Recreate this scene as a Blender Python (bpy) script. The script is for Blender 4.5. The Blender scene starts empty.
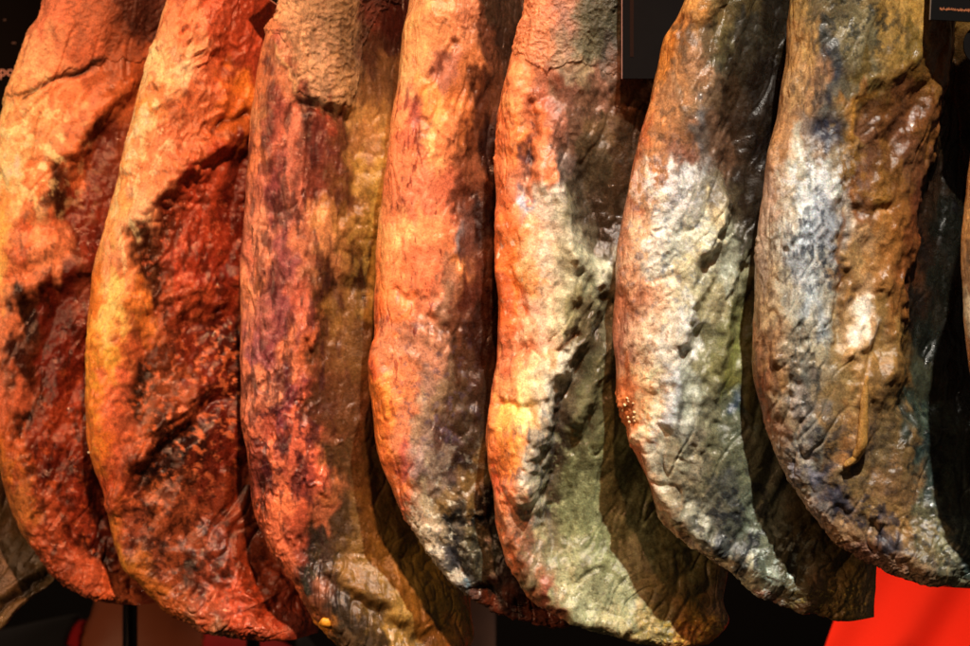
import bpy, bmesh, math, random
import numpy as np
from mathutils import Vector

sc = bpy.context.scene
COL = sc.collection
# ------------------------------------------------------------------ camera, light, exposure
PX = 1.0 / 1080.0            # metres per photo pixel at the depth of the middle of the row
STEP = -0.052               # each ham hangs this much nearer than the one to its left
CD = 2.5                     # distance from the camera to the middle of the row
CZ = 1.90                    # height of the picture centre above the floor

cam_d = bpy.data.cameras.new('camera')
cam = bpy.data.objects.new('camera', cam_d); COL.objects.link(cam)
cam.location = (0, -CD, CZ); cam.rotation_euler = (math.radians(90), 0, 0)
cam_d.sensor_width = 36; cam_d.lens = 36 * CD / (970 * PX)
cam_d.clip_start = 0.05; cam_d.clip_end = 100
cam_d.dof.use_dof = True; cam_d.dof.focus_distance = CD - 0.11; cam_d.dof.aperture_fstop = 8.0
sc.camera = cam

w = bpy.data.worlds.new('World'); sc.world = w; w.use_nodes = True
bg = w.node_tree.nodes['Background']
bg.inputs[0].default_value = (1.0, 0.72, 0.50, 1); bg.inputs[1].default_value = 0.07

def lamp(name, kind, loc, target, color, power, size, cone=None, blend=0.5):
    d = bpy.data.lights.new(name, kind)
    o = bpy.data.objects.new(name, d); COL.objects.link(o)
    o.location = loc
    o.rotation_euler = (Vector(target) - Vector(loc)).to_track_quat('-Z', 'Y').to_euler()
    d.color = color; d.energy = power
    if kind == 'SPOT':
        d.shadow_soft_size = size; d.spot_size = math.radians(cone); d.spot_blend = blend
    else:
        d.shape = 'DISK'; d.size = size
    return o
lamp('white_spotlight', 'SPOT', (0.60, -2.45, CZ + 3.35), (0.26, -0.12, CZ - 0.14), (1.0, 0.91, 0.79), 1150, 0.03, 17, 0.9)
lamp('warm_spotlight', 'SPOT', (0.10, -2.15, CZ + 2.0), (-0.42, 0.1, CZ + 0.02), (1.0, 0.42, 0.20), 500, 0.045, 27, 0.9)
lamp('red_side_lamp', 'AREA', (-1.45, -0.95, CZ + 0.35), (-0.1, 0, CZ), (1.0, 0.56, 0.30), 12, 0.35)
lamp('added_fill_behind', 'AREA', (0.1, 1.7, CZ + 1.3), (-0.1, 1.1, CZ - 0.4), (1.0, 0.62, 0.42), 6, 0.5)  # added fill for the person and fabric, not a lamp of the place
lamp('added_fabric_spot', 'SPOT', (1.35, -0.6, CZ + 1.9), (0.52, 0.6, CZ - 0.33), (1.0, 0.95, 0.9), 290, 0.05, 22, 0.6)  # added to brighten the red fabric, no known source there
sc.view_settings.view_transform = 'Standard'; sc.view_settings.look = 'None'
sc.view_settings.exposure = 0.0; sc.view_settings.gamma = 1.0

# ------------------------------------------------------------------ helpers
def s2l(h):
    h = h.lstrip('#'); c = np.array([int(h[i:i+2], 16) for i in (0, 2, 4)]) / 255.0
    return np.where(c <= 0.04045, c / 12.92, ((c + 0.055) / 1.055) ** 2.4)

def at(px, py, y):
    """a photo position on the upright plane at depth y"""
    k = (CD + y) / CD * PX
    return Vector(((px - 485) * k, y, CZ + (323 - py) * k))

def tag(o, label=None, cat=None, group=None, kind=None):
    if label: o['label'] = label
    if cat: o['category'] = cat
    if group: o['group'] = group
    if kind: o['kind'] = kind
    return o

def hash3(i, j, k, seed):
    h = (i.astype(np.int64) * 374761393 + j.astype(np.int64) * 668265263 + k.astype(np.int64) * 2147483647 + seed * 1274126177) & 0xFFFFFFFF
    h = ((h ^ (h >> 13)) * 1274126177) & 0xFFFFFFFF
    h = ((h ^ (h >> 16)) * 2246822519) & 0xFFFFFFFF
    return h ^ (h >> 15)

def perlin(P, seed=0):
    F = np.floor(P); f = P - F; I = F.astype(np.int64)
    u = f * f * f * (f * (f * 6 - 15) + 10)
    r = 0
    for dx in (0, 1):
        for dy in (0, 1):
            for dz in (0, 1):
                h = hash3(I[:, 0] + dx, I[:, 1] + dy, I[:, 2] + dz, seed)
                gx = ((h & 1023) / 511.5) - 1; gy = (((h >> 10) & 1023) / 511.5) - 1; gz = (((h >> 20) & 1023) / 511.5) - 1
                d = gx * (f[:, 0] - dx) + gy * (f[:, 1] - dy) + gz * (f[:, 2] - dz)
                wx = u[:, 0] if dx else 1 - u[:, 0]; wy = u[:, 1] if dy else 1 - u[:, 1]; wz = u[:, 2] if dz else 1 - u[:, 2]
                r = r + d * wx * wy * wz
    return r * 1.5

def fbm(P, wl, octs=3, seed=0, gain=0.5):
    a = 1.0; r = 0; t = 0
    for o in range(octs):
        r = r + a * perlin(P / wl + 17.3 * o, seed + o); t += a; a *= gain; wl = wl * 0.5
    return r / t

def ridged(P, wl, octs=2, seed=0):
    a = 1.0; r = 0; t = 0
    for o in range(octs):
        r = r + a * (1 - np.minimum(1, 3.0 * np.abs(perlin(P / wl + 9.1 * o, seed + o)))); t += a; a *= 0.5; wl *= 0.5
    return r / t

def cells(P, wl, seed=0):
    """round beads: 1 in the middle of a bead, 0 between beads"""
    Q = P / wl; F = np.floor(Q); f = Q - F; I = F.astype(np.int64)
    best = np.full(len(P), 9.0)
    for dx in (-1, 0, 1):
        for dy in (-1, 0, 1):
            for dz in (-1, 0, 1):
                h = hash3(I[:, 0] + dx, I[:, 1] + dy, I[:, 2] + dz, seed)
                ox = (h & 1023) / 1023.0; oy = ((h >> 10) & 1023) / 1023.0; oz = ((h >> 20) & 1023) / 1023.0
                d = (ox + dx - f[:, 0]) ** 2 + (oy + dy - f[:, 1]) ** 2 + (oz + dz - f[:, 2]) ** 2
                best = np.minimum(best, d)
    return np.clip(1 - best * 1.5, 0, 1)

def sstep(a, b, x):
    t = np.clip((x - a) / (b - a), 0, 1); return t * t * (3 - 2 * t)

def smooth_poly(pts, n, dens=None):
    """Catmull-Rom through the points, resampled by arc length (dens: y threshold above which rows are sparse)"""
    p = np.array(pts, float); q = np.vstack([2 * p[0] - p[1], p, 2 * p[-1] - p[-2]])
    out = []
    for i in range(1, len(q) - 2):
        t = np.linspace(0, 1, 24, endpoint=False)[:, None]
        a, b, c, d = q[i-1], q[i], q[i+1], q[i+2]
        out.append(0.5 * ((2*b) + (-a + c)*t + (2*a - 5*b + 4*c - d)*t*t + (-a + 3*b - 3*c + d)*t**3))
    out = np.vstack(out + [p[-1:]])
    s = np.concatenate([[0], np.cumsum(np.hypot(*np.diff(out, axis=0).T))]); s /= s[-1]
    tt = n
    return np.stack([np.interp(tt, s, out[:, 0]), np.interp(tt, s, out[:, 1])], 1)

def dist_poly(X, Y, pts):
    best = np.full(len(X), 1e9)
    for (x0, y0), (x1, y1) in zip(pts[:-1], pts[1:]):
        dx, dy = x1 - x0, y1 - y0; L = dx*dx + dy*dy + 1e-9
        t = np.clip(((X - x0) * dx + (Y - y0) * dy) / L, 0, 1)
        best = np.minimum(best, np.hypot(X - x0 - t*dx, Y - y0 - t*dy))
    return best

def blob(X, Y, x, y, rx, ry, ang=0):
    a = math.radians(ang); c, s = math.cos(a), math.sin(a)
    u = ((X - x) * c + (Y - y) * s) / rx; v = (-(X - x) * s + (Y - y) * c) / ry
    return np.exp(-(u*u + v*v))

# ------------------------------------------------------------------ materials
def nodes_of(name):
    m = bpy.data.materials.new(name); m.use_nodes = True
    return m, m.node_tree.nodes, m.node_tree.links, m.node_tree.nodes['Principled BSDF']

def plain(name, col, rough=0.6, metallic=0.0, bump=0.0, scale=60, var=0.15, spec=0.5):
    m, N, L, b = nodes_of(name)
    tc = N.new('ShaderNodeTexCoord'); n = N.new('ShaderNodeTexNoise'); n.inputs['Scale'].default_value = scale; n.inputs['Detail'].default_value = 6
    L.new(tc.outputs['Object'], n.inputs['Vector'])
    r = N.new('ShaderNodeValToRGB'); c = s2l(col)
    r.color_ramp.elements[0].color = (*(c * (1 - var)), 1); r.color_ramp.elements[1].color = (*np.minimum(1, c * (1 + var)), 1)
    r.color_ramp.elements[0].position = 0.3; r.color_ramp.elements[1].position = 0.7
    L.new(n.outputs['Fac'], r.inputs[0]); L.new(r.outputs[0], b.inputs['Base Color'])
    b.inputs['Roughness'].default_value = rough; b.inputs['Metallic'].default_value = metallic
    b.inputs['Specular IOR Level'].default_value = spec
    if bump:
        bp = N.new('ShaderNodeBump'); bp.inputs['Strength'].default_value = bump; bp.inputs['Distance'].default_value = 0.002
        L.new(n.outputs['Fac'], bp.inputs['Height']); L.new(bp.outputs[0], b.inputs['Normal'])
    return m

def ham_material(name, rough=0.34, bump=0.30):
    m, N, L, b = nodes_of(name)
    tc = N.new('ShaderNodeTexCoord')
    at_ = N.new('ShaderNodeAttribute'); at_.attribute_name = 'cure_and_light'
    wet = N.new('ShaderNodeAttribute'); wet.attribute_name = 'wet'
    def noise(scale, detail=4, rough=0.55, dist=0.0):
        n = N.new('ShaderNodeTexNoise'); n.inputs['Scale'].default_value = scale; n.inputs['Detail'].default_value = detail
        n.inputs['Roughness'].default_value = rough; n.inputs['Distortion'].default_value = dist
        L.new(tc.outputs['Object'], n.inputs['Vector']); return n
    n1 = noise(190, 5, 0.65, 0.6); n2 = noise(620, 3); n3 = noise(1300, 2)
    # fine mottling of the cured crust
    mr = N.new('ShaderNodeMapRange'); mr.inputs[1].default_value = 0.3; mr.inputs[2].default_value = 0.7
    mr.inputs[3].default_value = 0.74; mr.inputs[4].default_value = 1.22
    L.new(n1.outputs['Fac'], mr.inputs[0])
    mr2 = N.new('ShaderNodeMapRange'); mr2.inputs[1].default_value = 0.3; mr2.inputs[2].default_value = 0.7
    mr2.inputs[3].default_value = 0.72; mr2.inputs[4].default_value = 1.26
    L.new(n2.outputs['Fac'], mr2.inputs[0])
    mu = N.new('ShaderNodeMath'); mu.operation = 'MULTIPLY'; L.new(mr.outputs[0], mu.inputs[0]); L.new(mr2.outputs[0], mu.inputs[1])
    vm = N.new('ShaderNodeVectorMath'); vm.operation = 'SCALE'
    L.new(at_.outputs['Color'], vm.inputs[0]); L.new(mu.outputs[0], vm.inputs['Scale'])
    L.new(vm.outputs[0], b.inputs['Base Color'])
    # roughness: dry crust against greasy patches
    r1 = N.new('ShaderNodeMapRange'); r1.inputs[1].default_value = 0.35; r1.inputs[2].default_value = 0.65
    r1.inputs[3].default_value = rough - 0.12; r1.inputs[4].default_value = rough + 0.22
    L.new(n1.outputs['Fac'], r1.inputs[0])
    r2 = N.new('ShaderNodeMath'); r2.operation = 'MULTIPLY_ADD'; r2.inputs[1].default_value = -0.36
    L.new(wet.outputs['Fac'], r2.inputs[0]); L.new(r1.outputs[0], r2.inputs[2]); r2.use_clamp = True
    L.new(r2.outputs[0], b.inputs['Roughness'])
    b.inputs['IOR'].default_value = 1.45; b.inputs['Specular IOR Level'].default_value = 0.5
    b.inputs['Subsurface Weight'].default_value = 0.18
    b.inputs['Subsurface Radius'].default_value = (1.0, 0.35, 0.15); b.inputs['Subsurface Scale'].default_value = 0.006
    # pores and grain
    ad = N.new('ShaderNodeMath'); ad.operation = 'MULTIPLY_ADD'; ad.inputs[1].default_value = 0.75
    n1h = N.new('ShaderNodeMath'); n1h.operation = 'MULTIPLY'; n1h.inputs[1].default_value = 0.6
    L.new(n1.outputs['Fac'], n1h.inputs[0]); L.new(n2.outputs['Fac'], ad.inputs[0]); L.new(n1h.outputs[0], ad.inputs[2])
    ad2 = N.new('ShaderNodeMath'); ad2.operation = 'MULTIPLY_ADD'; ad2.inputs[1].default_value = 0.2
    L.new(n3.outputs['Fac'], ad2.inputs[0]); L.new(ad.outputs[0], ad2.inputs[2])
    bp = N.new('ShaderNodeBump'); bp.inputs['Strength'].default_value = bump; bp.inputs['Distance'].default_value = 0.0028
    L.new(ad2.outputs[0], bp.inputs['Height']); L.new(bp.outputs[0], b.inputs['Normal'])
    return m

MH = ham_material('cured_ham_crust')
MS = ham_material('leathery_ham_skin', 0.58, 0.5)

# ------------------------------------------------------------------ mesh from a grid of points
def grid_mesh(name, V, cols, mat, parent=None, color=None, wet=None, cap_top=True, cap_bot=True):
    rows = len(V) // cols
    me = bpy.data.meshes.new(name)
    i = np.arange(rows - 1)[:, None]; j = np.arange(cols)[None, :]
    a = i * cols + j; b = i * cols + (j + 1) % cols; c = b + cols; d = a + cols
    q = np.stack([a, d, c, b], -1).reshape(-1, 4)
    nv = len(V); caps = []
    VV = [V]
    if cap_top: VV.append(V[:cols].mean(0)[None]); t0 = nv; nv += 1
    if cap_bot: VV.append(V[-cols:].mean(0)[None]); t1 = nv; nv += 1
    jj = np.arange(cols); tri = []
    if cap_top: tri.append(np.stack([np.full(cols, t0), jj, (jj + 1) % cols], 1))
    base = (rows - 1) * cols
    if cap_bot: tri.append(np.stack([np.full(cols, t1), base + (jj + 1) % cols, base + jj], 1))
    tri = np.vstack(tri) if tri else np.zeros((0, 3), int)
    VV = np.vstack(VV)
    me.vertices.add(len(VV)); me.vertices.foreach_set('co', VV.astype(np.float32).ravel())
    nl = q.size + tri.size
    me.loops.add(nl); me.loops.foreach_set('vertex_index', np.concatenate([q.ravel(), tri.ravel()]).astype(np.int32))
    me.polygons.add(len(q) + len(tri))
    ls = np.concatenate([np.arange(len(q)) * 4, q.size + np.arange(len(tri)) * 3])
    me.polygons.foreach_set('loop_start', ls.astype(np.int32))
    me.polygons.foreach_set('use_smooth', np.ones(len(q) + len(tri), bool))
    me.update(calc_edges=True); me.validate()
    if color is not None:
        n = len(VV); C4 = np.ones((n, 4), np.float32); C4[:len(color), :3] = color
        C4[len(color):, :3] = color.mean(0)
        at_ = me.color_attributes.new('cure_and_light', 'FLOAT_COLOR', 'POINT'); at_.data.foreach_set('color', C4.ravel())
        W = np.zeros(n, np.float32); W[:len(wet)] = wet
        aw = me.attributes.new('wet', 'FLOAT', 'POINT'); aw.data.foreach_set('value', W)
    me.materials.append(mat)
    o = bpy.data.objects.new(name, me); COL.objects.link(o)
    if parent is not None: o.parent = parent
    return o

def normals(G):
    """G rows x cols x 3, closed round cols"""
    du = np.roll(G, -1, 1) - np.roll(G, 1, 1)
    dv = np.gradient(G, axis=0)
    n = np.cross(du, dv); n /= np.linalg.norm(n, axis=2, keepdims=True) + 1e-9
    return n

# ------------------------------------------------------------------ the hams
NF, NB = 250, 46
def build_ham(i, spec):
    seed = 100 * i + 7
    Y0 = STEP * (i - 4) + spec.get('near', 0.0)
    k = (CD + Y0) / CD * PX
    low = spec.get('low', 1.0)
    rows = int(640 * low); nf = int(NF * low); nb = int(NB * low)
    # row parameter: sparse above the frame, dense in it, denser still at the toe
    t = np.concatenate([np.linspace(0, 0.30, 50, endpoint=False), 0.30 + 0.70 * np.sin(np.linspace(0, 1, rows) * math.pi / 2 * 0.86) / math.sin(math.pi / 2 * 0.86)])
    Lp = smooth_poly(spec['L'], t); Rp = smooth_poly(spec['R'], t)
    th = np.concatenate([np.linspace(0, math.pi, nf, endpoint=False), np.linspace(math.pi, 2 * math.pi, nb, endpoint=False)])
    s = ((1 - np.cos(th)) / 2)[None, :]; front = (np.sin(th) >= 0)[None, :]
    # left edge samples a little denser
    P = Lp[:, None, :] * (1 - s[..., None]) + Rp[:, None, :] * s[..., None]
    W = np.hypot(*(Rp - Lp).T)[:, None]
    T = 0.9 * spec.get('T', 58) * np.minimum(1, W / 150) ** 0.75
    yl = Lp[:, 1:2]
    flat = sstep(spec.get('flat0', 430), spec.get('flat1', 560), yl) * spec.get('flat', 0.45)
    T = T * (1 - flat)
    tilt = 0.7 * spec.get('tilt', 0.36)
    h = T * np.abs(np.sin(th))[None, :] * (1.15 - 0.62 * s)
    Z = tilt * W * s - 12 + np.where(front, -h, 0.85 * h)
    G = np.stack([P[..., 0], Z, P[..., 1]], -1)          # px: x, depth, down
    n = normals(G)
    if n[len(t)//2, nf//2, 1] > 0: n = -n
    F = G.reshape(-1, 3).copy()
    fr = np.broadcast_to(np.where(front, np.abs(np.sin(th))[None, :], 0), G.shape[:2]).reshape(-1)
    fm = sstep(0.0, 0.35, fr)
    # warped drawing coordinates
    w1 = fbm(F, 46, 2, seed + 1); w2 = fbm(F, 46, 2, seed + 2); w3 = fbm(F, 13, 2, seed + 3); w4 = fbm(F, 13, 2, seed + 4)
    X = F[:, 0] + 9 * w1 + 5 * w3; Y = F[:, 2] + 9 * w2 + 5 * w4
    w5 = fbm(F * np.array([1, 1, 0.35]), 14, 3, seed + 8)
    Xc = F[:, 0] + 18 * w1 + 12 * w3; Yc = F[:, 2] + 26 * w2 + 14 * w4 + 42 * w5
    D = np.zeros(len(F))
    D += spec.get('lump', 5.0) * fbm(F, 80, 2, seed + 5) + 1.2 * fbm(F, 24, 2, seed + 6) + 0.32 * fbm(F, 7, 3, seed + 7, 0.6)
    # long soft folds that run down the ham, and finer creases along them
    fa = math.radians(spec.get('flow', 104)); fu = (F[:, 0] * math.cos(fa) + F[:, 2] * math.sin(fa)) + 18 * w2; fv = (-F[:, 0] * math.sin(fa) + F[:, 2] * math.cos(fa)) + 14 * w1
    Qf = np.stack([fu / 4.2, fv, F[:, 1]], 1)
    gate = sstep(-0.25, 0.35, fbm(F, 90, 2, seed + 11))
    D += fm * (spec.get('fa', 4.2) * fbm(Qf, 30, 2, seed + 12) * 1.6)
    cr = np.abs(perlin(Qf / 19, seed + 13)); D -= fm * gate * spec.get('fc', 2.2) * np.exp(-(cr / 0.09) ** 2)
    cr2 = np.abs(perlin(np.stack([fu / 2.6, fv, F[:, 1]], 1) / 9, seed + 14)); D -= fm * (1 - gate * 0.6) * 0.8 * np.exp(-(cr2 / 0.12) ** 2)
    for ys, xs, wd, hh in spec.get('steps', []):
        xl = np.interp(Y, ys, xs); m = sstep(ys[0] - 20, ys[0] + 20, Y) * (1 - sstep(ys[-1] - 15, ys[-1] + 25, Y)) if hh else 1
        D -= fm * m * hh * 0.30 * (1 + np.tanh((X - xl) / (wd * spec.get('sw', 1.6))))
    for pts, wd, hh in spec.get('folds', []):
        D += fm * hh * spec.get('fs', 0.85) * np.exp(-(dist_poly(X, Y, pts) / (wd * 1.25)) ** 2)
    for x, y, rx, ry, ang, hh in spec.get('lumps', []):
        D += 0.75 * fm * hh * blob(X, Y, x, y, rx, ry, ang)
    for kind, x, y, rx, ry, wl, amp, ang, an in spec.get('tex', []):
        m = blob(X, Y, x, y, rx, ry, 0) * 1.5; m = np.minimum(1, m); sel = m > 0.03
        if not sel.any(): continue
        a = math.radians(ang); Q = F[sel]
        u = Q[:, 0] * math.cos(a) + Q[:, 2] * math.sin(a); v = -Q[:, 0] * math.sin(a) + Q[:, 2] * math.cos(a)
        Q2 = np.stack([u / an + 3 * w3[sel], v + 3 * w4[sel], Q[:, 1]], 1)     # stretched along the angle
        if kind == 'ridge': f = ridged(Q2, wl, 2, seed + 21) - 0.5
        elif kind == 'cell': f = cells(Q2, wl, seed + 23) - 0.4
        else: f = fbm(Q2, wl * 1.35, 2, seed + 25) * 1.8
        D[sel] += fm[sel] * m[sel] * amp * {'cell': 0.85, 'ridge': 0.5, 'fbm': 0.32}[kind] * f * (0.35 + 1.1 * sstep(-0.3, 0.3, fbm(F[sel], 45, 2, seed + 27)))
    # ragged crumbs along chosen stretches of the rim
    for pts, wd, amp, wl in spec.get('crumbs', []):
        m = np.exp(-(dist_poly(F[:, 0], F[:, 2], pts) / wd) ** 2); sel = m > 0.03
        D[sel] += 0.7 * m[sel] * amp * (1.6 * np.abs(fbm(F[sel], wl * 1.5, 3, seed + 31, 0.65)) + 0.8 * np.maximum(0, fbm(F[sel], wl * 2.5, 1, seed + 33)))
    fade = 1 - np.exp(-((1 - t) / 0.012))
    D = D.reshape(G.shape[:2]) * fade[:, None]
    G2 = G + n * D[..., None]
    # ---------------- colour
    cp = spec['colors']  # crust tones that already include light and shade
    num = np.zeros((len(F), 3)); den = np.zeros(len(F))
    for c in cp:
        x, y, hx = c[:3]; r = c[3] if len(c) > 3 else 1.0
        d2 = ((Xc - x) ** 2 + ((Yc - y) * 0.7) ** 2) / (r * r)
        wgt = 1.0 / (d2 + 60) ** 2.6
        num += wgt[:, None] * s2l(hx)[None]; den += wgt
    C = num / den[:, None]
    # stains and streaks, plus painted crease shade and highlights, broken up by noise
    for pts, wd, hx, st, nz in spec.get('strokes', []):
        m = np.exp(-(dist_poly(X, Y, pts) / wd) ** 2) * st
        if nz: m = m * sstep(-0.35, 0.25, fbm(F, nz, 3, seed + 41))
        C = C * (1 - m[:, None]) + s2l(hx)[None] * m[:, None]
    for x, y, rx, ry, ang, hx, st, wl, thr in spec.get('spots', []):
        m = np.minimum(1, blob(X, Y, x, y, rx, ry, ang) * 1.6); sel = m > 0.02
        a = math.radians(ang); Q = F[sel].copy()
        if ang == 0 and ry > 2 * rx: Q[:, 2] *= 1 / min(3.2, 0.9 * ry / rx); Q[:, 0] *= 1.25
        f = sstep(thr, thr + 0.16, fbm(Q, wl, 4, seed + 43 + int(x) % 17, 0.6))
        mm = (m[sel] * f * st)[:, None]
        C[sel] = C[sel] * (1 - mm) + s2l(hx)[None] * mm
    C *= (1 + 0.28 * fbm(F, 30, 3, seed + 51) + 0.34 * fbm(F, 7, 3, seed + 52, 0.7) + 0.25 * fbm(F * np.array([1, 1, 0.4]), 8, 2, seed + 53))[:, None]
    vv = sstep(0.72, 0.98, ridged(F * np.array([1.25, 1, 0.8]) + 6 * np.stack([w1, w2, w3], 1), 26, 2, seed + 55)) * sstep(-0.15, 0.25, fbm(F, 55, 2, seed + 57))
    C *= (1 - spec.get('veins', 0.45) * vv)[:, None]
    lum = C @ np.array([0.3, 0.6, 0.1]); C = C * ((lum + 0.01) / 0.42)[:, None] ** spec.get('contrast', 0.2)
    C = C * 0.93 + 0.07 * lum[:, None]
    C = np.clip(C * spec.get('gain', 1.0), 0.004, 0.85)
    wet = 0.3 + 0.9 * fbm(F, 28, 3, seed + 61)
    for x, y, rx, ry, ang, a_ in spec.get('wet', []): wet = wet + a_ * blob(X, Y, x, y, rx, ry, ang)
    wet = np.clip(wet, 0, 1)

    root = bpy.data.objects.new('hanging_ham', None); COL.objects.link(root)
    org = at(560 if i == 8 else spec['L'][0][0], 0, Y0) if False else at(float(P[len(t)//2].mean(0)[0]), float(Rp[-1][1]), Y0)
    root.location = org; root.empty_display_size = 0.05
    def to_world(A):
        A = A.reshape(-1, 3)
        return np.stack([(A[:, 0] - 485) * k - org.x, Y0 + A[:, 1] * PX - org.y, CZ + (323 - A[:, 2]) * k - org.z], 1)
    cols = len(th)
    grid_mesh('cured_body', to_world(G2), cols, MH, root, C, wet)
    # leathery skin left on the shank, its lower hem a little proud of the meat
    if 'skin' in spec:
        bx, by = spec['skin']
        ns = 150; rr = np.linspace(0, 1, ns) ** 0.8
        Yh = np.interp(G[..., 0], bx, by) + (9 * w3 + 8 * w1).reshape(G.shape[:2])
        # for every column find the fractional row where the hem lies
        base = G[..., 2] - Yh
        hem = np.argmax(base > 0, axis=0)
        top = 2
        ridx = top + rr[:, None] * (hem[None, :] - top)
        r0 = np.floor(ridx).astype(int); fr_ = ridx - r0; r1 = np.minimum(r0 + 1, G.shape[0] - 1)
        cc = np.arange(cols)[None, :]
        def samp(A): 
            f = fr_[..., None] if A.ndim == 3 else fr_
            return A[r0, cc] * (1 - f) + A[r1, cc] * f
        S = samp(G2); Nn = samp(n); Pf = S.reshape(-1, 3)
        sh = spec.get('skinh', 1.0); off = 3.2 * sh + 0.8 * fbm(Pf, 12, 2, seed + 71).reshape(S.shape[:2]) + spec.get('skinr', 1.6) * (ridged(Pf * np.array([1.0, 1, 1.3]), 9, 2, seed + 72).reshape(S.shape[:2]) - 0.5)
        hemf = sstep(0.0, 0.03, 1 - rr)[:, None]
        off = off * hemf - (0.9 + 1.6 * sh) * (1 - hemf)
        off = off + 2.2 * sh * np.exp(-((1 - rr) / 0.035) ** 2)[:, None] * hemf
        S = S + Nn * off[..., None]
        Cs = samp(C.reshape(G.shape)).reshape(-1, 3) * (1 + 0.2 * fbm(Pf, 8, 2, seed + 73))[:, None]
        Ws = samp(wet.reshape(G.shape[:2])).reshape(-1) * 0.7
        grid_mesh('shank_skin', to_world(S), cols, MS, root, np.clip(Cs, 0.004, 0.85), Ws, cap_bot=False)
    tag(root, spec['label'], 'ham', 'cured hams hanging in a row')
    FX, FY, FR = F[:, 0], F[:, 2], fr
    def surf(x, y):
        d = (FX - x) ** 2 + (FY - y) ** 2 + np.where(FR > 0.05, 0, 1e6)
        j = int(np.argmin(d)); return G2.reshape(-1, 3)[j]
    return root, to_world, surf

# Each ham: outline in tenths of a millimetre-like units (1080 to the metre), relief strokes, crust colours with lamplight and shade painted in.
HAMS = []
# ---- I: ham half outside on the left, lower end visible
HAMS.append((-1, dict(label='dull brown ham at far left, only its slit lower end showing', low=0.6, T=45, flat=0.5,
  L=[(-190,-330),(-220,-150),(-240,0),(-230,150),(-200,350),(-180,520),(-120,610),(-60,640),(-5,634),(22,607),(46,588)],
  R=[(-130,-330),(-120,-150),(-90,0),(-50,150),(5,300),(36,420),(46,490),(56,530),(58,560),(55,580)],
  folds=[([(-5,612),(20,592),(48,572)],4,-9),([(-5,604),(20,583),(50,564)],4,4)],
  colors=[(0,480,'#6e3418'),(20,510,'#8a4a24'),(10,545,'#74431f'),(40,545,'#86502a'),(0,575,'#5c3519'),(30,575,'#6a3c1c'),(15,600,'#7a4c2a'),(-10,625,'#8a5a34'),(-60,400,'#7a4422'),(-60,0,'#7a4422')],
  strokes=[([(-5,612),(20,592),(48,572)],4,'#1c0c06',0.8,0)], gain=(0.8,1.0,1.0))))
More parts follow.
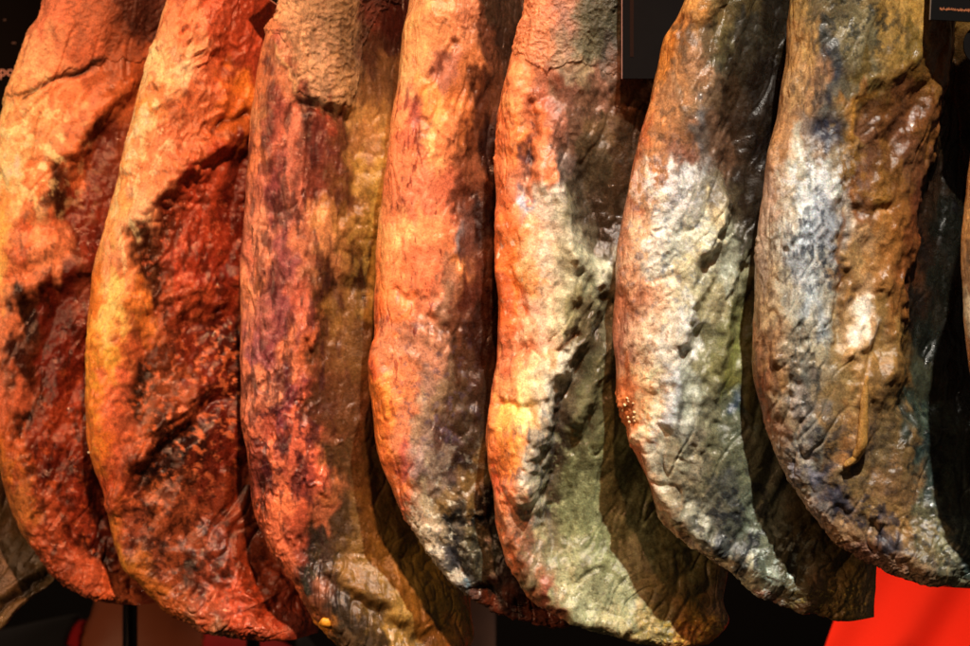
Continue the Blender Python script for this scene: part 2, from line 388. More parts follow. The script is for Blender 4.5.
# ---- A
HAMS.append((0, dict(label='orange ham at left edge with a slit under its skin and dark meat hollow', flow=112, T=58, flat=0.3,
  L=[(95,-330),(80,-150),(46,0),(30,36),(18,71),(5,105),(-8,170),(-11,260),(-10,360),(-4,440),(14,505),(36,546),(66,582),(102,599),(135,604)],
  R=[(150,-330),(160,-150),(178,0),(190,110),(212,230),(224,380),(220,500),(200,570),(168,600)],
  skin=([-60,10,25,40,50,70,95,108,125,150,230],[112,106,104,98,89,80,73,66,62,66,75]), skinr=1.2, skinh=0.5, sw=2.6,
  steps=[([80,110,130,160,200,230,255,275,292,310,420,440,470,500,545,580,600],[124,110,96,74,54,48,66,88,55,24,20,24,34,46,66,100,125],7,18)],
  folds=[([(128,85),(95,120),(66,165),(45,215)],11,8),([(105,140),(85,180),(72,215)],9,-7),([(32,255),(55,245),(90,268)],10,7),([(14,300),(12,380),(18,440),(45,500),(80,555)],8,5),([(22,105),(45,90),(70,80),(108,66)],3,-5),([(70,300),(30,400),(24,430)],7,-8),([(110,285),(75,350),(55,420)],7,5),([(125,290),(95,360),(70,430)],6,-6),([(140,300),(110,380),(90,440)],6,5),([(48,508),(80,535),(120,575),(150,590)],7,-7),([(60,478),(90,500),(125,545)],7,5),([(128,85),(95,120),(70,160)],9,5),([(30,290),(60,280),(90,262)],8,7)],
  lumps=[(50,250,25,16,-20,7),(25,150,20,50,15,5),(120,70,18,12,0,5),(60,175,20,14,0,-5)],
  tex=[('ridge',80,380,50,90,11,5,110,2.4),('fbm',85,560,80,40,8,7,30,1.4),('cell',110,220,45,60,8,2.5,0,1),('fbm',60,470,60,60,14,6,0,1),('ridge',30,150,30,50,12,2.2,80,2)],
  crumbs=[([(36,546),(66,582),(102,599),(135,602)],10,5,8)],
  colors=[(60,20,'#d8744e'),(90,30,'#c4673f'),(120,45,'#a5522c'),(145,10,'#5a2412'),(50,60,'#ee9a68'),(90,70,'#c66238'),(20,100,'#f0a060'),(75,100,'#ec8650'),(115,95,'#cf6a34'),(135,70,'#b5541e'),
   (15,140,'#f6b070'),(24,170,'#ffd898'),(50,140,'#f3a066'),(75,150,'#d9703a'),(8,200,'#f6a050'),(40,190,'#e8844a'),(105,140,'#7a2a12'),(90,180,'#7c2610'),(60,200,'#451a0a',0.8),(85,225,'#8c2c12'),(110,250,'#7a2210'),
   (8,230,'#ffb050'),(5,270,'#ffb45c'),(35,240,'#d8683a'),(45,255,'#e88a5a'),(25,275,'#e67844'),(5,330,'#ea8658'),(10,400,'#dc7048'),(30,310,'#2a0c06',0.9),(22,350,'#401408',0.8),(60,310,'#6c1a0c'),(60,370,'#7c200e'),(90,380,'#8a2a14'),(110,330,'#701a0a'),(25,410,'#281208',0.8),
   (14,440,'#c05a26'),(10,460,'#d8781e'),(24,500,'#c2702c'),(20,480,'#a54e1e',0.8),(45,440,'#8e3014'),(75,430,'#a43c18'),(60,470,'#6a1c0c'),(90,480,'#8e2c12'),(55,520,'#b8502a'),(80,520,'#a03818'),(110,530,'#8a2810'),(60,560,'#a64622'),(85,575,'#c45a34'),(120,590,'#d8622e'),(100,555,'#4c1208',0.7),(150,598,'#8c3418')],
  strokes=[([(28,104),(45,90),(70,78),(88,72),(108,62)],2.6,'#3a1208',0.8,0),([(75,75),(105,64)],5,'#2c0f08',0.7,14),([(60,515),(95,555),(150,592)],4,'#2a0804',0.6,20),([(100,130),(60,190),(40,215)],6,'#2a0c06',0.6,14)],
  spots=[(85,400,70,170,0,'#2a0a05',0.6,11,0.06),(90,480,70,140,30,'#d8602a',0.6,9,0.16),(40,150,40,60,0,'#ffdc9c',0.7,13,0.05),(50,195,16,12,-30,'#3a1a0c',0.5,14,0),(60,500,60,60,20,'#3a0c06',0.5,14,0.08)],  # orange spots are painted highlights on the meat
  wet=[(85,400,60,120,0,0.45),(100,570,50,30,0,0.5)])))
# ---- B
HAMS.append((1, dict(flow=115, fa=5.0, sw=2.2, label='broad red-orange ham with a yellow fat edge and bumpy dark red meat', T=62, flat=0.3,
  L=[(215,-330),(200,-150),(168,0),(150,60),(135,105),(124,160),(112,205),(98,252),(91,300),(88,350),(88,425),(94,464),(105,495),(112,525),(122,560),(140,585),(163,607),(204,628),(245,637),(285,640)],
  R=[(270,-330),(275,-150),(295,0),(315,110),(338,240),(350,380),(346,500),(335,580),(318,632)],
  steps=[([120,140,160,190,210,240,280,300,340,380,420,440,470,500,540,580,610],[262,246,210,172,156,146,150,148,150,142,136,130,122,124,134,164,200],9,18)],
  folds=[([(252,142),(210,158),(172,190),(146,225),(140,300)],13,6),([(245,170),(205,190),(175,225)],13,-3),([(150,250),(156,320),(148,400)],9,-8),([(205,385),(165,425),(132,470),(118,510)],8,7),([(225,400),(190,440),(150,490)],9,-7),([(180,480),(215,520),(280,560)],9,-5),([(160,80),(150,120),(140,170)],7,5),([(250,140),(205,160),(170,185),(145,220)],8,6),([(165,90),(200,95),(235,110)],9,6),([(215,20),(195,60)],10,4),([(225,60),(240,90),(225,130)],6,-6),([(150,300),(190,290),(240,280)],9,6),([(145,240),(152,285)],7,-7),([(150,345),(140,400)],9,-9),([(215,130),(235,122),(250,118)],4,-7),([(200,385),(165,430),(140,460)],6,5),([(215,400),(175,445),(150,470)],5,-5),([(225,410),(195,450)],6,5),([(115,350),(105,420)],14,6),([(108,505),(118,540),(150,590)],8,4),([(150,200),(125,240)],8,6),([(230,600),(290,615)],8,-6),([(190,330),(235,320)],10,-7)],
  lumps=[(200,260,20,12,0,5),(170,440,26,16,-35,-8),(150,500,14,10,0,5),(115,500,12,12,0,5),(225,95,22,14,0,5),(105,340,16,50,8,6),(215,345,30,20,-30,-8),(190,110,18,24,-30,5)],
  tex=[('cell',215,210,60,60,8.5,6.0,0,1.1),('cell',200,300,70,80,8.5,5,120,1.5),('cell',190,400,70,70,8,4.5,120,2.0),('ridge',200,100,60,70,14,8,110,1.7),('ridge',205,30,50,50,14,9,120,1.6),('fbm',210,520,100,90,15,7,30,1.3),('fbm',250,600,90,40,8,8,20,1.5),('ridge',130,200,20,80,11,2.5,95,3)],
  crumbs=[([(163,607),(204,628),(245,637),(310,638)],9,5,8)],
  colors=[(185,10,'#f08858'),(215,20,'#d8603a'),(245,15,'#b0401e'),(262,40,'#c04a26'),(170,50,'#f8a06c'),(200,55,'#f0a070'),(235,50,'#b84822'),(160,75,'#fcc08a'),(190,70,'#fcb890'),(215,75,'#d8683c'),
   (145,110,'#f2a050'),(165,105,'#e88c50'),(195,110,'#e07848'),(225,105,'#e87828'),(245,100,'#ea8020'),(150,140,'#f8c890'),(180,140,'#e07c50'),(210,135,'#d86c38'),(240,125,'#c06018'),(135,170,'#ee9a58'),(165,170,'#e08450'),(150,190,'#f09a68'),(140,215,'#fbb488'),(120,210,'#f2a860'),
   (195,190,'#b03c1c'),(220,170,'#c24a22'),(245,170,'#7a2410'),(180,215,'#9a3a1c'),(215,220,'#b8401c'),(240,215,'#6e1a0c'),(165,225,'#6e3018',0.8),(155,245,'#5a2a14',0.8),(200,240,'#a83818'),(225,250,'#ae3a18'),
   (105,250,'#f0a058'),(120,255,'#e89668'),(135,270,'#e88c52'),(155,280,'#4a1c0e',0.8),(180,265,'#c84e2e'),(215,270,'#a8341a'),(240,275,'#7c2410'),(100,300,'#e88024'),(125,300,'#ffc870'),(140,305,'#ee8a30'),(170,300,'#b4522c'),(200,300,'#c05028'),(235,300,'#98300f'),
   (97,340,'#fb9a30'),(115,325,'#ffd070'),(118,350,'#ffb040'),(140,345,'#d06838'),(160,345,'#70301a'),(190,330,'#8a2c12'),(225,325,'#5c1808'),(100,370,'#ff9a28'),(115,385,'#f07a48'),(130,380,'#e0724c'),(148,375,'#38201a',0.9),(144,400,'#402418',0.9),(175,380,'#a04e26'),(210,370,'#882a12'),(235,380,'#54160a'),
   (96,410,'#fa9020'),(115,415,'#e87248'),(132,420,'#c2603a'),(155,410,'#b05a2c'),(180,405,'#b05228'),(220,415,'#701c0c'),(98,445,'#f07c1e'),(120,450,'#e06c42'),(145,440,'#a84e28'),(175,430,'#4c2010',0.9),(200,440,'#3a160c'),(165,465,'#30140c',0.9),(225,450,'#8a280f'),(215,480,'#80280f'),
   (107,480,'#c04a1a'),(118,505,'#d8602c'),(135,480,'#9a4020'),(160,490,'#b85c28'),(185,510,'#a04a22'),(230,510,'#8e3412'),(112,530,'#cc7420'),(125,560,'#c07a20'),(140,530,'#a04c30'),(160,540,'#8e4426'),(180,560,'#a0481e'),(150,575,'#c06a1c'),(175,595,'#b0541c'),(200,570,'#6a2c18',0.8),(220,560,'#943816'),(250,550,'#9c3a14'),(270,580,'#b04018'),(210,605,'#c4582e'),(240,610,'#c84a20'),(270,625,'#b84c28'),(190,620,'#a05830'),(225,632,'#a86440'),(295,600,'#a83818'),(300,630,'#8c3420')],
  strokes=[([(213,132),(235,123),(252,117)],3,'#5a1c08',0.7,0),([(235,55),(232,95)],6,'#7a2a18',0.6,14),([(150,235),(150,290)],5,'#301008',0.5,14),([(220,610),(275,600)],4,'#5a1c0c',0.6,14)],
  spots=[(200,330,60,150,0,'#2c0c06',0.55,12,0.07),(190,420,70,150,60,'#e8743c',0.75,8,0.08),(200,270,60,90,20,'#e8744a',0.6,7,0.18),(210,500,100,110,30,'#2c0c06',0.6,10,0.06),(150,390,12,36,10,'#261c12',0.6,20,-0.1),(170,460,40,14,-30,'#240e08',0.7,16,0),(180,540,60,40,30,'#3c140c',0.7,14,0.04),(170,490,40,20,-20,'#20140c',0.6,12,0.05),(200,560,40,14,10,'#262018',0.6,12,0.05),(150,140,30,50,0,'#ffe0b0',0.6,12,0.08),(200,60,60,60,0,'#8c2c14',0.5,14,0.12),(130,230,20,60,0,'#ffe0a8',0.5,12,0.1)],  # bright orange spots paint highlights over the meat
  wet=[(200,400,80,150,0,0.45),(105,370,14,80,0,0.5),(240,600,70,30,0,0.5),(210,270,50,50,0,0.3)])))
# ---- C
HAMS.append((2, dict(flow=94, fa=3.2, label='ham with purple streaks down a pink rim and a pale skin cuff on top', T=60, flat=0.25, tilt=0.34,
  L=[(325,-330),(305,-150),(280,0),(266,36),(256,87),(250,148),(245,204),(242,271),(241,340),(242,395),(246,444),(254,505),(270,551),(294,584),(314,617),(335,640),(365,660),(400,672)],
  R=[(385,-330),(392,-150),(418,0),(436,100),(462,260),(474,400),(478,480),(473,550),(471,600),(474,640),(452,668)],
  skin=([200,262,284,294,300,318,340,352,360,366,374,390,420],[28,34,38,60,98,104,108,112,100,60,35,12,-10]), skinr=3.0, skinh=0.6,
  steps=[([-60,40,110,160,200,250,290,330,400,440,480,510,540,570],[366,362,356,352,356,350,330,322,308,318,326,322,304,306],7,22)],
  folds=[([(300,108),(330,112),(352,120)],6,-9),([(275,100),(268,200),(262,280)],5,4),([(290,120),(285,220)],5,-3),([(310,262),(335,280),(365,290)],8,-4),([(355,120),(358,180),(345,250)],8,-5),([(298,585),(320,615),(340,640)],6,-4),([(330,580),(370,600),(420,640)],7,-7),([(335,568),(375,588),(430,625)],7,5),([(325,60),(345,110)],8,4),([(283,45),(296,95)],3,4)],
  lumps=[(330,235,22,26,0,7),(318,190,16,40,0,-3),(250,300,10,40,0,-4),(272,430,10,20,0,-5),(300,340,20,20,0,4),(332,490,12,14,0,6),(385,200,25,60,10,10),(262,480,8,30,10,-4)],
  tex=[('ridge',295,280,50,200,11,4.5,95,2.6),('ridge',290,430,50,100,9,5,100,1.5),('cell',385,200,35,70,12,4.5,0,1.1),('fbm',370,380,60,110,12,3.5,80,1.6),('fbm',390,560,70,60,10,4,30,1.6),('ridge',325,50,40,60,12,3,60,1.2)],
  crumbs=[([(270,551),(294,584),(314,617),(337,643),(375,665)],7,3,7),([(330,470),(326,505)],7,4,6)],
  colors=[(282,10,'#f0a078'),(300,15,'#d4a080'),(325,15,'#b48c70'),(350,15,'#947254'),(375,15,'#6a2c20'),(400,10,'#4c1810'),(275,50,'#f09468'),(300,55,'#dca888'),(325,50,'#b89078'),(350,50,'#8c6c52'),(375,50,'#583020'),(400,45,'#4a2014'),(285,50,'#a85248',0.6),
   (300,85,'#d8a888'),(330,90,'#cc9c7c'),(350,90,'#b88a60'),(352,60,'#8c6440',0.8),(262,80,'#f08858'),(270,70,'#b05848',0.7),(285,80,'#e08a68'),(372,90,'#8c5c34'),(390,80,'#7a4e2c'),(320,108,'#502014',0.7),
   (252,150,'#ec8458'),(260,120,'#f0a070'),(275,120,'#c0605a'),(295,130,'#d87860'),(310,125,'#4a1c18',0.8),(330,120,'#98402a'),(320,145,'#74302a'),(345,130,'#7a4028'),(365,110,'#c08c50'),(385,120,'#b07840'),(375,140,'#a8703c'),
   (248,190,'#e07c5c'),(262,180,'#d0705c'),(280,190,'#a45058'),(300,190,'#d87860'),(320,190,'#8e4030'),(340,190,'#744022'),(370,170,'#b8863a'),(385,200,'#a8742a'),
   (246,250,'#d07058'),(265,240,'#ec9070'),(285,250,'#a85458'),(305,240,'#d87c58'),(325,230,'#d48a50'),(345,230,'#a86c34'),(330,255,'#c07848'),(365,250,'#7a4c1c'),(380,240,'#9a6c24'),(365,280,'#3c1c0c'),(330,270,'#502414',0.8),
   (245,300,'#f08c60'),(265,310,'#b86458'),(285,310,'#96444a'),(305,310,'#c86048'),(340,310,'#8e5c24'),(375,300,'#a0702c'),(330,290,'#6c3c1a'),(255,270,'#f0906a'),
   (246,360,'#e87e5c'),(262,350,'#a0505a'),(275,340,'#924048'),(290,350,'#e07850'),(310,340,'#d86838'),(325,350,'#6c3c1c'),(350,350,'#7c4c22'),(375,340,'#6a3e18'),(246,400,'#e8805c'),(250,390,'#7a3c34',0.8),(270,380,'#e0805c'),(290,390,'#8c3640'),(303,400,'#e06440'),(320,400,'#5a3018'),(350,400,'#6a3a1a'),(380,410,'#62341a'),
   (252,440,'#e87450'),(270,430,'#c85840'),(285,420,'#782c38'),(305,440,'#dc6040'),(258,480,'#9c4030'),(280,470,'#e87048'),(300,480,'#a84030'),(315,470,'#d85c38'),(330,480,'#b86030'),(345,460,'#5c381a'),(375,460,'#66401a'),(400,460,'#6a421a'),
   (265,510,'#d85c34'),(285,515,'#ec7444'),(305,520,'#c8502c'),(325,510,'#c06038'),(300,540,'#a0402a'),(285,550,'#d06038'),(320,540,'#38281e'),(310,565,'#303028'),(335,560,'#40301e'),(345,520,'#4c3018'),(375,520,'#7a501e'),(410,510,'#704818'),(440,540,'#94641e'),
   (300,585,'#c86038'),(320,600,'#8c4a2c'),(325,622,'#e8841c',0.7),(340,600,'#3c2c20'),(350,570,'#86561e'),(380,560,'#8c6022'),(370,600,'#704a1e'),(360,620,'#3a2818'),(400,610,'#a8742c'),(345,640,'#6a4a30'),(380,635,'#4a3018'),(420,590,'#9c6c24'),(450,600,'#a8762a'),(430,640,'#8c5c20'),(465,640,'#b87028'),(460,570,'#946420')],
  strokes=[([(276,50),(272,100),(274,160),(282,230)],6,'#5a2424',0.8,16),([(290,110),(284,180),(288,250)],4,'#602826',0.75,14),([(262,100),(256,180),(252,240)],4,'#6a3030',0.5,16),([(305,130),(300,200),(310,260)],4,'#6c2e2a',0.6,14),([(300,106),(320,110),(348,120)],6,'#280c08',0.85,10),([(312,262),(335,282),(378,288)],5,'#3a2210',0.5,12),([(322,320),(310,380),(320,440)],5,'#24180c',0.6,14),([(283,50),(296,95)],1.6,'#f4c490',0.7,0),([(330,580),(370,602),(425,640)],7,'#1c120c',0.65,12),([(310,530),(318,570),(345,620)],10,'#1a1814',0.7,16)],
  spots=[(290,350,50,260,0,'#4c1c1e',0.7,13,0.04),(270,250,25,160,0,'#682e2c',0.6,16,0.06),(285,440,40,60,0,'#4c1620',0.75,11,0.03),(385,210,30,70,0,'#c8963c',0.6,12,0.05),(400,590,70,50,30,'#a87428',0.25,8,0.12),(260,490,14,40,0,'#3c140e',0.8,9,0.0),(325,60,40,60,0,'#8c6c50',0.5,8,0.1)],
  wet=[(330,240,16,30,0,0.5),(300,440,30,80,0,0.3),(390,200,30,50,0,0.3),(440,620,50,30,0,0.1)])))
# ---- D
HAMS.append((3, dict(flow=96, fa=3.4, label='narrow salmon-orange ham with small dark red specks and a mouldy grey toe', T=58, flat=0.45, tilt=0.26,
  L=[(450,-330),(430,-150),(410,0),(402,38),(396,92),(391,138),(383,189),(378,240),(376,306),(374,345),(370,382),(374,423),(383,469),(398,505),(419,535),(444,571),(468,594),(500,614),(540,625),(570,626)],
  R=[(505,-330),(515,-150),(535,0),(545,100),(562,230),(575,380),(590,480),(600,560),(585,618)],
  steps=[([-60,0,60,110,160,200,230,270,300,350,400,440,470],[492,488,486,478,464,455,460,468,458,450,458,480,500],9,18)],
  folds=[([(400,30),(440,20),(480,12)],9,4),([(455,45),(445,70),(432,80)],4,-6),([(410,300),(435,325),(448,330)],5,-6),([(398,290),(430,300),(455,265)],5,-4),([(455,235),(460,270)],6,5),([(378,350),(385,400),(400,450)],10,5),([(440,410),(470,450),(480,480)],7,-6),([(455,470),(440,500),(460,560),(490,590)],9,-8),([(470,500),(465,540),(480,575)],7,7),([(485,520),(482,560),(495,600)],6,-5),([(480,590),(520,606),(560,612)],6,-7),([(455,130),(470,180)],10,4)],
  lumps=[(430,90,18,26,10,-4),(415,220,26,60,0,4),(440,140,16,20,0,4),(390,390,12,40,-8,5),(420,325,22,12,10,-4)],
  tex=[('fbm',440,380,50,70,13,6,40,1.5),('fbm',460,540,60,50,9,6,60,1.4),('ridge',460,20,40,20,9,3,20,1.5),('ridge',440,160,40,60,14,2.5,100,1.6),('ridge',510,610,50,14,10,4,10,2)],
  crumbs=[([(398,505),(419,535),(444,571),(475,597)],6,4,6),([(475,597),(506,618),(541,626),(578,623)],8,6,9)],
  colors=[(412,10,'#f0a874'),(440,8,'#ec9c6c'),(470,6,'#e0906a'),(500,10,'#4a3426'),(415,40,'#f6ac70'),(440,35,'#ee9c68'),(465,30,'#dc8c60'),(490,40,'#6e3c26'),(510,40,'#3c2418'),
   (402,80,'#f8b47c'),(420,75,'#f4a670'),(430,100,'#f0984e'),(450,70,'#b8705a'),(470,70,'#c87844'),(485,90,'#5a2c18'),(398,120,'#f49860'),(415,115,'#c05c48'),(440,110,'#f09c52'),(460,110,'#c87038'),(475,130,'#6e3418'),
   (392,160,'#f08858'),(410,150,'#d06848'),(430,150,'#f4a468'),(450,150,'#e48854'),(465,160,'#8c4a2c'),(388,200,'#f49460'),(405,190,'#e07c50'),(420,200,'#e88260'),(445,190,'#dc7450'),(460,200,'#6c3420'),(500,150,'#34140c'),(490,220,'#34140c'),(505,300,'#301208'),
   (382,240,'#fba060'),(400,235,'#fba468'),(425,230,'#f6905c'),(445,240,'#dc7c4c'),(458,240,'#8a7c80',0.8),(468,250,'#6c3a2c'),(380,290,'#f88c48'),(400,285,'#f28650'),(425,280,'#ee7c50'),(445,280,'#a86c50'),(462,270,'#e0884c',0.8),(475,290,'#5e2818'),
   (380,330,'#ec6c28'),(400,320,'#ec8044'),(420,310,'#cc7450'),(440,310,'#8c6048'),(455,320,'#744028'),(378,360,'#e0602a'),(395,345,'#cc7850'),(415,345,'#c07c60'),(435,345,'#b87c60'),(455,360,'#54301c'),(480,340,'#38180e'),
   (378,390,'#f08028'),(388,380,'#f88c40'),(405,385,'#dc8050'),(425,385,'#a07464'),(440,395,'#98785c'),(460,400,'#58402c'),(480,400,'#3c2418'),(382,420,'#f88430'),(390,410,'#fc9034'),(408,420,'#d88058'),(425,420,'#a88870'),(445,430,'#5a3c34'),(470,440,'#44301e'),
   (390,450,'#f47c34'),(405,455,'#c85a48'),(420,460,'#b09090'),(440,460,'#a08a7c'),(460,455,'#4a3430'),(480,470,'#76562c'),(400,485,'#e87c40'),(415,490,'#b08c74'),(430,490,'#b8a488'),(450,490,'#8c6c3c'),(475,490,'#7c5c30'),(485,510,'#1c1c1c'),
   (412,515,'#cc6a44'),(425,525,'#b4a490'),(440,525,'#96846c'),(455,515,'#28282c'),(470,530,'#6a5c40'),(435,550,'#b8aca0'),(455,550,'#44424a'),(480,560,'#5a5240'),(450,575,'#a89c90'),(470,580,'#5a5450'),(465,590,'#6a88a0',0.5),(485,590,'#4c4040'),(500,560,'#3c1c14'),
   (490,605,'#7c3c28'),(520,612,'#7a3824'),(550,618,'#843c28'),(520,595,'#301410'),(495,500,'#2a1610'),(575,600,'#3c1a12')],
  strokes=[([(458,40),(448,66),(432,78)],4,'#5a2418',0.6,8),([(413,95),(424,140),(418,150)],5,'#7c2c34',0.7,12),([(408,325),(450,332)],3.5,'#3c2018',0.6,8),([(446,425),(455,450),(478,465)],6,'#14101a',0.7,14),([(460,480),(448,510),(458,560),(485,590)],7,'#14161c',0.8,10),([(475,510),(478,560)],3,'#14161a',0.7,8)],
  spots=[(408,140,18,80,0,'#8c3020',0.75,8,0.12),(415,260,40,120,0,'#7a200c',0.85,5,0.26),(395,350,20,70,0,'#902c1c',0.7,7,0.16),(440,520,40,60,0,'#e0dcd0',0.5,8,0.12),(460,540,40,50,0,'#141418',0.6,8,0.06),(430,400,40,70,0,'#584860',0.5,9,0.1)],
  wet=[(388,400,12,60,0,0.4),(425,450,20,30,0,0.5),(465,550,30,50,0,0.5),(450,240,20,30,0,0.3)])))
